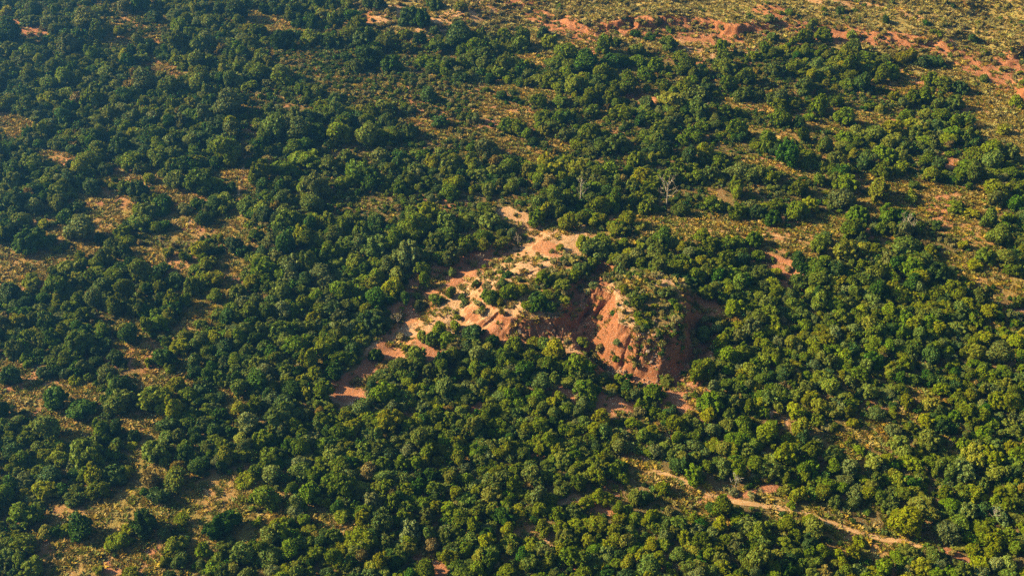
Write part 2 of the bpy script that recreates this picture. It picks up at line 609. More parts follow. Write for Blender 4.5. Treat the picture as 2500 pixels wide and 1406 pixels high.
M_GROUND = ground_mat()
LEAF = {
    'd': leaf_mat("leaf_dark_green", (.034, .080, .014), (.055, .108, .014), hue=.007),
    'm': leaf_mat("leaf_olive_green", (.080, .135, .008), (.130, .180, .010)),
    'y': leaf_mat("leaf_yellow_green", (.130, .195, .006), (.225, .245, .008), .35),
    'g': leaf_mat("leaf_grey_green", (.092, .145, .036), (.145, .180, .048), .2),
    'b': leaf_mat("leaf_dry_brown", (.150, .125, .035), (.200, .165, .050), .2),
}
M_BARK = plain_mat("bark_brown", (.09, .065, .045), (.16, .12, .09))
M_DEAD = plain_mat("dead_wood_grey", (.19, .175, .16), (.30, .275, .25))
M_ROCK = plain_mat("clay_rock", (.22, .12, .085), (.36, .21, .14), 1.5, .95, .8)
M_STONE = plain_mat("grey_stone", (.17, .13, .12), (.30, .23, .20), 1.5, .95, .8)
M_STRAW = leaf_mat("grass_straw", (.21, .17, .048), (.385, .285, .088), .2, hue=.02)
M_HERB = leaf_mat("herb_green", (.075, .105, .014), (.16, .165, .028), .2, hue=.02)
M_PALE = leaf_mat("grass_pale_olive", (.21, .205, .07), (.32, .285, .115), .2, hue=.02)
M_SCRUB = leaf_mat("leaf_scrub_olive", (.17, .175, .06), (.29, .265, .115), .15, hue=.025)
M_TRACK = plain_mat("trodden_earth", (.32, .20, .11), (.44, .29, .165), .8, .95, .4)

# ------------------------------------------------------------------ ground mesh
def coords(a, b, dense, step, far):
    """grid lines: STEP apart in a..b, closer inside the dense spans, widening out to FAR"""
    out, p = [], a
    while p < b:
        out.append(p)
        s = step
        for lo, hi, st in dense:
            if lo <= p < hi:
                s = min(s, st)
        p += s
    out.append(b)
    lo, s = [], step
    p = a
    while p > -far:
        s *= 1.35
        p -= s
        lo.append(p)
    hi, s = [], step
    p = b
    while p < far + 300:
        s *= 1.35
        p += s
        hi.append(p)
    return np.array(lo[::-1] + out + hi)

gxs = coords(-215, 225, [(-26, 50, .24)], .85, 2600)
gys = coords(100, 430, [(158, 226, .24), (318, 372, .5)], .85, 2600)
GX, GY = np.meshgrid(gxs, gys)
fx, fy = GX.ravel(), GY.ravel()
gz, gbank, gwall, gm = land(fx, fy, True)
near = (np.abs(fx) < 240) & (fy > 90) & (fy < 450)
MK = {k: np.zeros(len(fx)) for k in 'gsrcbp'}
mk = masks(fx[near], fy[near])
for k in MK:
    MK[k][near] = mk[k]
MK['p'] = np.maximum(MK['p'], (~near) & (fy > 430))
nz = 0.5 + 0.5 * vn(fx, fy, 9, 2) + .3 * vn(fx, fy, 3, 3)
a_red = np.clip(np.maximum.reduce([MK['r'], gwall, ss(.3, .8, gbank) * .8]), 0, 1)
a_sand = np.clip(MK['s'] + MK['p'] * ss(.95, 1.25, nz) * .8, 0, 1)
a_grass = np.clip(np.maximum.reduce([MK['g'], MK['b'] * .65, MK['p'] * .85, ss(.9, 1.2, nz) * .45]), 0, 1)
streak = ss(.30, .75, vn(fx * .45, fy * 2.0, 11, 5) + .45 * vn(fx * .8, fy * 1.6, 4, 1)) * (1 - MK['p'] * .6) * near
a_red = np.maximum(a_red, streak * .62)
top_m = np.maximum(ss(2.6, 3.6, gm[0]), ss(4.2, 5.2, gm[1]))
a_grass = np.maximum(a_grass, top_m * (.55 + .3 * vn(fx, fy, 2.5, 1)))
nx, ny = len(gxs), len(gys)
ii = (np.arange(ny - 1)[:, None] * nx + np.arange(nx - 1)[None, :]).ravel()
quads = np.stack([ii, ii + 1, ii + nx + 1, ii + nx], 1)
co = np.stack([fx, fy, gz], 1)
dzx = np.gradient(gz.reshape(ny, nx), gxs, axis=1).ravel()
dzy = np.gradient(gz.reshape(ny, nx), gys, axis=0).ravel()
nrm = np.stack([-dzx, -dzy, np.ones(len(fx))], 1)
nrm /= np.linalg.norm(nrm, axis=1)[:, None]

def mesh_from(name, verts, faces, mats, smooth=False, mat_idx=None, attrs=None):
    me = bpy.data.meshes.new(name)
    k = faces.shape[1]
    me.vertices.add(len(verts))
    me.vertices.foreach_set("co", np.ascontiguousarray(verts, np.float32).ravel())
    me.loops.add(faces.size)
    me.loops.foreach_set("vertex_index", np.ascontiguousarray(faces, np.int32).ravel())
    me.polygons.add(len(faces))
    me.polygons.foreach_set("loop_start", np.arange(0, faces.size, k, dtype=np.int32))
    me.polygons.foreach_set("loop_total", np.full(len(faces), k, np.int32))
    me.polygons.foreach_set("use_smooth", np.full(len(faces), smooth))
    for m in mats:
        me.materials.append(m)
    if mat_idx is not None:
        me.polygons.foreach_set("material_index", np.ascontiguousarray(mat_idx, np.int32))
    for n, a in (attrs or {}).items():
        t = me.attributes.new(n, 'FLOAT', 'POINT')
        t.data.foreach_set("value", np.ascontiguousarray(a, np.float32))
    me.update(calc_edges=True)
    return me

def tag(o, label=None, cat=None, group=None, kind=None):
    for k, v in (("label", label), ("category", cat), ("group", group), ("kind", kind)):
        if v:
            o[k] = v
    return o

def link(name, data, parent=None):
    o = bpy.data.objects.new(name, data)
    COL.objects.link(o)
    if parent is not None:
        o.parent = parent
    return o

qm = [g[quads].mean(1) for g in gm]
reg = np.zeros(len(quads), int)
qc = co[quads].mean(1)
inner = (qc[:, 0] > -25) & (qc[:, 0] < 55) & (qc[:, 1] > 155) & (qc[:, 1] < 240)
reg[(qm[0] > .25) & inner] = 1
reg[(qm[1] > .25) & (qm[1] > qm[0]) & inner] = 2
reg[(gwall[quads].mean(1) > .12)] = 3
for r_, (nm, lab) in enumerate((("ground", "dry savanna ground of grass, litter and red soil under the bush"),
                                ("eroded_mound", "low shrub-covered red earth mound beside the pale sandy slope"),
                                ("eroded_mound", "taller red earth mound with a fluted bare face above the gully"),
                                ("gully_bank", "red earth bank of the long erosion gully below the scrub plateau"))):
    q = quads[reg == r_]
    u, inv = np.unique(q.ravel(), return_inverse=True)
    me = mesh_from(nm, co[u], inv.reshape(-1, 4), [M_GROUND], True, None,
                   {"grass": a_grass[u], "sand": a_sand[u], "red": a_red[u], "pale": MK["p"][u] * .9})
    me.normals_split_custom_set_from_vertices(nrm[u].tolist())
    tag(link(nm, me), lab, "ground" if r_ == 0 else "earth bank", None, "structure")

# trodden tracks lie on the ground as thin sheets
def ground_z(x, y):
    """height of the ground mesh itself"""
    x, y = np.asarray(x, float), np.asarray(y, float)
    i = np.clip(np.searchsorted(gxs, x) - 1, 0, nx - 2)
    j = np.clip(np.searchsorted(gys, y) - 1, 0, ny - 2)
    a, b = (x - gxs[i]) / (gxs[i + 1] - gxs[i]), (y - gys[j]) / (gys[j + 1] - gys[j])
    Z = gz.reshape(ny, nx)
    return (Z[j, i] * (1 - a) + Z[j, i + 1] * a) * (1 - b) + (Z[j + 1, i] * (1 - a) + Z[j + 1, i + 1] * a) * b

TRACKS = []
def track(line, w, label):
    u = np.array([[float(q) for q in p.split(',')] for p in line.split()])
    x, y = place_px(u[:, 0], u[:, 1])
    TRACKS.append((list(zip(x.tolist(), y.tolist())), w))
    s = np.concatenate([[0], np.cumsum(np.hypot(np.diff(x), np.diff(y)))])
    t = np.arange(0, s[-1], .35)
    cx_, cy_ = np.interp(t, s, x), np.interp(t, s, y)
    cx_ = cx_ + .5 * vn(t, t * 0, 5, 1)
    cy_ = cy_ + .5 * vn(t, t * 0 + 40, 5, 2)
    for _ in range(6):
        cx_[1:-1] = (cx_[:-2] + cx_[1:-1] * 2 + cx_[2:]) / 4
        cy_[1:-1] = (cy_[:-2] + cy_[1:-1] * 2 + cy_[2:]) / 4
    tx, ty = np.gradient(cx_), np.gradient(cy_)
    l = np.hypot(tx, ty) + 1e-9
    px_, py_ = -ty / l, tx / l
    cols = []
    for k in (-1, -.5, 0, .5, 1):
        ww = w * .5 * k * (1 + .35 * vn(t, t * 0 + k * 30, 1.3, 3))
        X, Y = cx_ + px_ * ww, cy_ + py_ * ww
        cols.append(np.stack([X, Y, ground_z(X, Y) + .11 - .02 * abs(k)], 1))
    V = np.stack(cols, 1).reshape(-1, 3)
    n = len(t)
    i = (np.arange(n - 1)[:, None] * 5 + np.arange(4)[None, :]).ravel()
    F = np.stack([i, i + 1, i + 6, i + 5], 1)
    tag(link("footpath", mesh_from("footpath", V, F, [M_TRACK], True)), label, "path", None, "structure")

track("1597,1149 1650,1168 1700,1190 1766,1220 1830,1226 1908,1240 1963,1252 2030,1275 2090,1298 2146,1316 2211,1322 2260,1340", 1.15,
      "pale footpath winding through the bush in the lower part")
track("598,385 594,425 586,470 588,500 592,530", .6, "narrow dark footpath through the dense bush")
track("1960,-6 2000,2 2070,6 2140,15 2200,30 2260,50 2330,68 2400,80", .9, "reddish track crossing the open scrub plateau")
track("1640,556 1700,562 1780,566 1860,572 1960,588", .7, "faint path along the long grass strip")

# ------------------------------------------------------------------ crowns, trunks, tufts
def rot_to(nv, r):
    """two unit vectors square to each row of nv, turned at random"""
    a = r.normal(size=nv.shape)
    t = np.cross(nv, a)
    t /= np.linalg.norm(t, axis=1)[:, None] + 1e-9
    return t, np.cross(nv, t)

_ico = None
def ico():
    global _ico
    if _ico is None:
        import bmesh
        bm = bmesh.new()
        bmesh.ops.create_icosphere(bm, subdivisions=2, radius=1)
        bm.verts.ensure_lookup_table()
        _ico = (np.array([v.co[:] for v in bm.verts]), np.array([[v.index for v in f.verts] for f in bm.faces]))
        bm.free()
    return _ico

def leaf_quads(lobes, n, size, r, jitter=.55, floor_z=.04):
    """leaf clumps spread over the outer faces of a set of lobes (centre, radius); unit: crown radius 1"""
    C = np.array([l[:3] for l in lobes])
    Rd = np.array([l[3] for l in lobes])
    w = Rd ** 1.7
    k = r.choice(len(lobes), n, p=w / w.sum())
    d = r.normal(size=(n, 3))
    d[:, 2] += .25
    d /= np.linalg.norm(d, axis=1)[:, None]
    p = C[k] + d * (Rd[k] * (1 + r.normal(size=n) * .14))[:, None]
    dist = np.linalg.norm(p[:, None, :] - C[None], axis=2) / Rd[None]
    dist[np.arange(n), k] = 9
    ok = (dist.min(1) > .86) & (p[:, 2] > floor_z)
    p, d = p[ok], d[ok]
    m = len(p)
    nv = d + r.normal(size=(m, 3)) * jitter
    nv /= np.linalg.norm(nv, axis=1)[:, None]
    t, b = rot_to(nv, r)
    s = size * (.45 + 1.15 * r.random(m) ** 1.6)
    q = []
    for sx, sy in ((-1, -.6), (1, -.6), (.55, 1), (-.55, .9)):
        j = 1 + r.normal(size=(m, 2)) * .2
        q.append(p + t * (s * sx * j[:, 0])[:, None] + b * (s * sy * j[:, 1])[:, None] + nv * (s * r.normal(size=m) * .25)[:, None])
    V = np.stack(q, 1).reshape(-1, 3)
    F = np.arange(m * 4).reshape(-1, 4)
    return V, F

def cores(lobes, shrink=.84):
    iv, jf = ico()
    V, F = [], []
    for i, l in enumerate(lobes):
        V.append(iv * (l[3] * shrink) * (1 + .1 * np.sin(iv[:, [1]] * 5 + i)) + np.array(l[:3]))
        F.append(jf + i * len(iv))
    return np.concatenate(V), np.concatenate(F)

def to_quads(f3):
    return np.stack([f3[:, 0], f3[:, 1], f3[:, 2], f3[:, 2]], 1)

def tris(F):
    return np.concatenate([F[:, [0, 1, 2]], F[:, [0, 2, 3]]])

SHAPES = ["round-crowned", "broad-crowned", "lumpy-crowned", "tall-crowned", "loose-crowned", "many-lobed", "lopsided", "flat-topped"]

def make_lobes(shape, r):
    """lobes of a crown of radius 1 standing on z = 0"""
    n = [10, 14, 12, 12, 15, 20, 12, 14][shape]
    top = [1.55, 1.25, 1.45, 2.05, 1.5, 1.5, 1.5, 1.15][shape]
    rad = [.46, .38, .40, .40, .33, .30, .38, .35][shape]
    out = []
    tries = 0
    while len(out) < n and tries < 4000:
        tries += 1
        a, q = r.random() * 6.283, math.sqrt(r.random()) * .86
        h = r.random()
        lim = math.sqrt(max(0, 1 - (h * .9) ** 2)) if shape != 7 else 1.0
        if shape == 3:
            lim *= .85
        x, y = q * lim * math.cos(a), q * lim * math.sin(a)
        z = .3 + h * (top - .3 - rad * .55)
        rr = rad * (.5 + .85 * r.random() ** 1.3)
        if shape == 6:
            x += .25 * (z - .6)
        if any((x - l[0]) ** 2 + (y - l[1]) ** 2 + (z - l[2]) ** 2 < (rad * (.55 if tries < 2500 else .3)) ** 2 for l in out):
            continue
        out.append((x, y, z, rr))
    for _ in range(n):                       # sprigs that break the outline
        a, h = r.random() * 6.283, .25 + r.random() * (top - .3)
        q = math.sqrt(max(.05, 1 - (h / top) ** 2)) * (.85 + .3 * r.random())
        out.append((q * math.cos(a), q * math.sin(a), h, .10 + .10 * r.random()))
    out.append((.08 * r.normal(), .08 * r.normal(), top * .40, .50))
    return out

def tube(P, rad, sides=6):
    P = np.array(P, float)
    V, F = [], []
    for i, p in enumerate(P):
        d = P[min(i + 1, len(P) - 1)] - P[max(i - 1, 0)]
        d /= np.linalg.norm(d) + 1e-9
        a = np.array([1, 0, 0]) if abs(d[0]) < .8 else np.array([0, 1, 0])
        u = np.cross(d, a)
        u /= np.linalg.norm(u)
        v = np.cross(d, u)
        for k in range(sides):
            t = 6.2832 * k / sides
            V.append(p + rad[i] * (u * math.cos(t) + v * math.sin(t)))
    for i in range(len(P) - 1):
        for k in range(sides):
            k2 = (k + 1) % sides
            F.append((i * sides + k, i * sides + k2, (i + 1) * sides + k2, (i + 1) * sides + k))
    return np.array(V), np.array(F)

def join(parts):
    V, F, o = [], [], 0
    for v, f in parts:
        V.append(v)
        F.append(f + o)
        o += len(v)
    return np.concatenate(V), np.concatenate(F)

def trunk_geo(r, h=.75, thick=.085):
    """tapered stem with limbs, crown radius 1"""
    lean = r.normal(size=2) * .06
    ps = [(lean[0] * t, lean[1] * t, -.12 + t * h) for t in (0, .25, .55, .8, 1.15)]
    parts = [tube(ps, [thick * 1.35, thick, thick * .85, thick * .7, thick * .4], 7)]
    for k in range(6):
        a = k * 1.05 + r.random() * .7
        z0 = h * (.3 + .12 * k)
        L = .45 + .25 * r.random()
        parts.append(tube([(lean[0] * .5, lean[1] * .5, z0), (math.cos(a) * L * .5, math.sin(a) * L * .5, z0 + .22), (math.cos(a) * L, math.sin(a) * L, z0 + .5)],
                          [thick * .55, thick * .38, thick * .14], 5))
    return join(parts)

CROWN, TRUNK, STAND = {}, [], {}
for s_ in range(8):
    r_ = np.random.default_rng(100 + s_)
    TRUNK.append(mesh_from("trunk", *trunk_geo(r_, [.7, .6, .7, .95, .75, .7, .7, .6][s_]), [M_BARK], True))
    lob = make_lobes(s_, r_)
    lv, lf = leaf_quads(lob, 3800 if s_ not in (4, 5) else 4600, .085 if s_ not in (4,) else .075, r_, .5)
    cv, cf = cores(lob, .74 if s_ != 4 else .6)
    V = np.concatenate([lv, cv])
    T3 = np.concatenate([tris(lf), cf + len(lv)])
    tv, tf = trunk_geo(np.random.default_rng(100 + s_), .7)
    for k_ in LEAF:
        CROWN[k_, s_] = mesh_from("crown", V, T3, [LEAF[k_]])
        if k_ in 'dmygb':
            VV = np.concatenate([V, tv])
            FF = np.concatenate([T3, tris(tf) + len(V)])
            STAND[k_, s_] = mesh_from("bush", VV, FF, [LEAF[k_], M_BARK], False,
                                      np.concatenate([np.zeros(len(T3), int), np.ones(len(tf) * 2, int)]))

# low shrubs: a few loose lobes on several thin stems
SHRUB, STEMS = {}, []
for s_ in range(4):
    r_ = np.random.default_rng(300 + s_)
    n_ = [5, 7, 8, 6][s_]
    lob = []
    for i in range(n_):
        a = 6.283 * i / n_ + r_.random()
        q = .15 + .5 * r_.random()
        rr = .26 + .2 * r_.random()
        lob.append((q * math.cos(a), q * math.sin(a), .35 + .55 * r_.random(), rr))
    lv, lf = leaf_quads(lob, 1500, .085, r_, .9, .02)
    cv, cf = cores(lob, .6)
    V, T3 = np.concatenate([lv, cv]), np.concatenate([tris(lf), cf + len(lv)])
    for k_ in LEAF:
        SHRUB[k_, s_] = mesh_from("foliage", V, T3, [LEAF[k_]])
    SHRUB['x', s_] = mesh_from("foliage", V, T3, [M_SCRUB])
    st = [tube([(0.05 * math.cos(i), .05 * math.sin(i), -.08), (l[0] * .6, l[1] * .6, l[2] * .5), (l[0], l[1], l[2])], [.04, .03, .012], 5) for i, l in enumerate(lob)]
    STEMS.append(mesh_from("stems", *join(st), [M_BARK], True))

# grass tufts: leaning blades
TUFT, PALE_TUFT, HERB = [], [], []
for s_ in range(4):
    r_ = np.random.default_rng(500 + s_)
    n_ = 22
    a = r_.random(n_) * 6.283
    q = np.sqrt(r_.random(n_)) * .42
    base = np.stack([q * np.cos(a), q * np.sin(a), -.05 + 0 * a], 1)
    lean = .25 + .35 * r_.random(n_)
    h = .42 + .38 * r_.random(n_)
    tip = base + np.stack([lean * np.cos(a + r_.normal(size=n_) * .6), lean * np.sin(a + r_.normal(size=n_) * .6), h], 1)
    side = np.stack([-np.sin(a), np.cos(a), 0 * a], 1) * (.10 + .06 * r_.random(n_))[:, None]
    mid = base * .45 + tip * .55 + np.array([0, 0, .07])
    V = np.stack([base - side * .5, base + side * .5, mid + side, tip, mid - side], 1).reshape(-1, 3)
    i5 = np.arange(n_) * 5
    F = np.concatenate([np.stack([i5, i5 + 1, i5 + 2], 1), np.stack([i5, i5 + 2, i5 + 4], 1), np.stack([i5 + 4, i5 + 2, i5 + 3], 1)])
    TUFT.append(mesh_from("tuft", V, F, [M_STRAW]))
    HERB.append(mesh_from("tuft", V, F, [M_HERB]))
    PALE_TUFT.append(mesh_from("tuft", V, F, [M_PALE]))

def scatter(name, protos, pts, rotz, scl, var, label, cat, kind="stuff"):
    """ONE object: copies of the prototype meshes on a cloud of points (uncountable cover)"""
    c = bpy.data.collections.new(name + "_kinds")
    for i, me in enumerate(protos):
        c.objects.link(bpy.data.objects.new(f"{name}_{i:03d}", me))
    me = bpy.data.meshes.new(name)
    n = len(pts)
    me.vertices.add(n)
    me.vertices.foreach_set("co", np.ascontiguousarray(pts, np.float32).ravel())
    a = me.attributes.new("turn", 'FLOAT_VECTOR', 'POINT')
    a.data.foreach_set("vector", np.ascontiguousarray(rotz, np.float32).ravel())
    a = me.attributes.new("size", 'FLOAT_VECTOR', 'POINT')
    a.data.foreach_set("vector", np.ascontiguousarray(scl, np.float32).ravel())
    a = me.attributes.new("variant", 'INT', 'POINT')
    a.data.foreach_set("value", np.ascontiguousarray(var, np.int32))
    o = link(name, me)
    ng = bpy.data.node_groups.new(name + "_scatter", 'GeometryNodeTree')
    ng.interface.new_socket("Geometry", in_out='INPUT', socket_type='NodeSocketGeometry')
    ng.interface.new_socket("Geometry", in_out='OUTPUT', socket_type='NodeSocketGeometry')
    gi, go = ng.nodes.new("NodeGroupInput"), ng.nodes.new("NodeGroupOutput")
    ci = ng.nodes.new("GeometryNodeCollectionInfo")
    ci.inputs["Collection"].default_value = c
    ci.inputs["Separate Children"].default_value = True
    ci.inputs["Reset Children"].default_value = True
    ip = ng.nodes.new("GeometryNodeInstanceOnPoints")
    ip.inputs["Pick Instance"].default_value = True
    def named(nm, t):
        k = ng.nodes.new("GeometryNodeInputNamedAttribute")
        k.data_type = t
        k.inputs["Name"].default_value = nm
        return [s for s in k.outputs if s.enabled and s.name == "Attribute"][0]
    L = ng.links.new
    L(gi.outputs[0], ip.inputs["Points"])
    L(ci.outputs[0], ip.inputs["Instance"])
    L(named("variant", 'INT'), ip.inputs["Instance Index"])
    L(named("turn", 'FLOAT_VECTOR'), ip.inputs["Rotation"])
    L(named("size", 'FLOAT_VECTOR'), ip.inputs["Scale"])
    L(ip.outputs[0], go.inputs[0])
    md = o.modifiers.new("scatter", 'NODES')
    md.node_group = ng
    return tag(o, label, cat, None, kind)

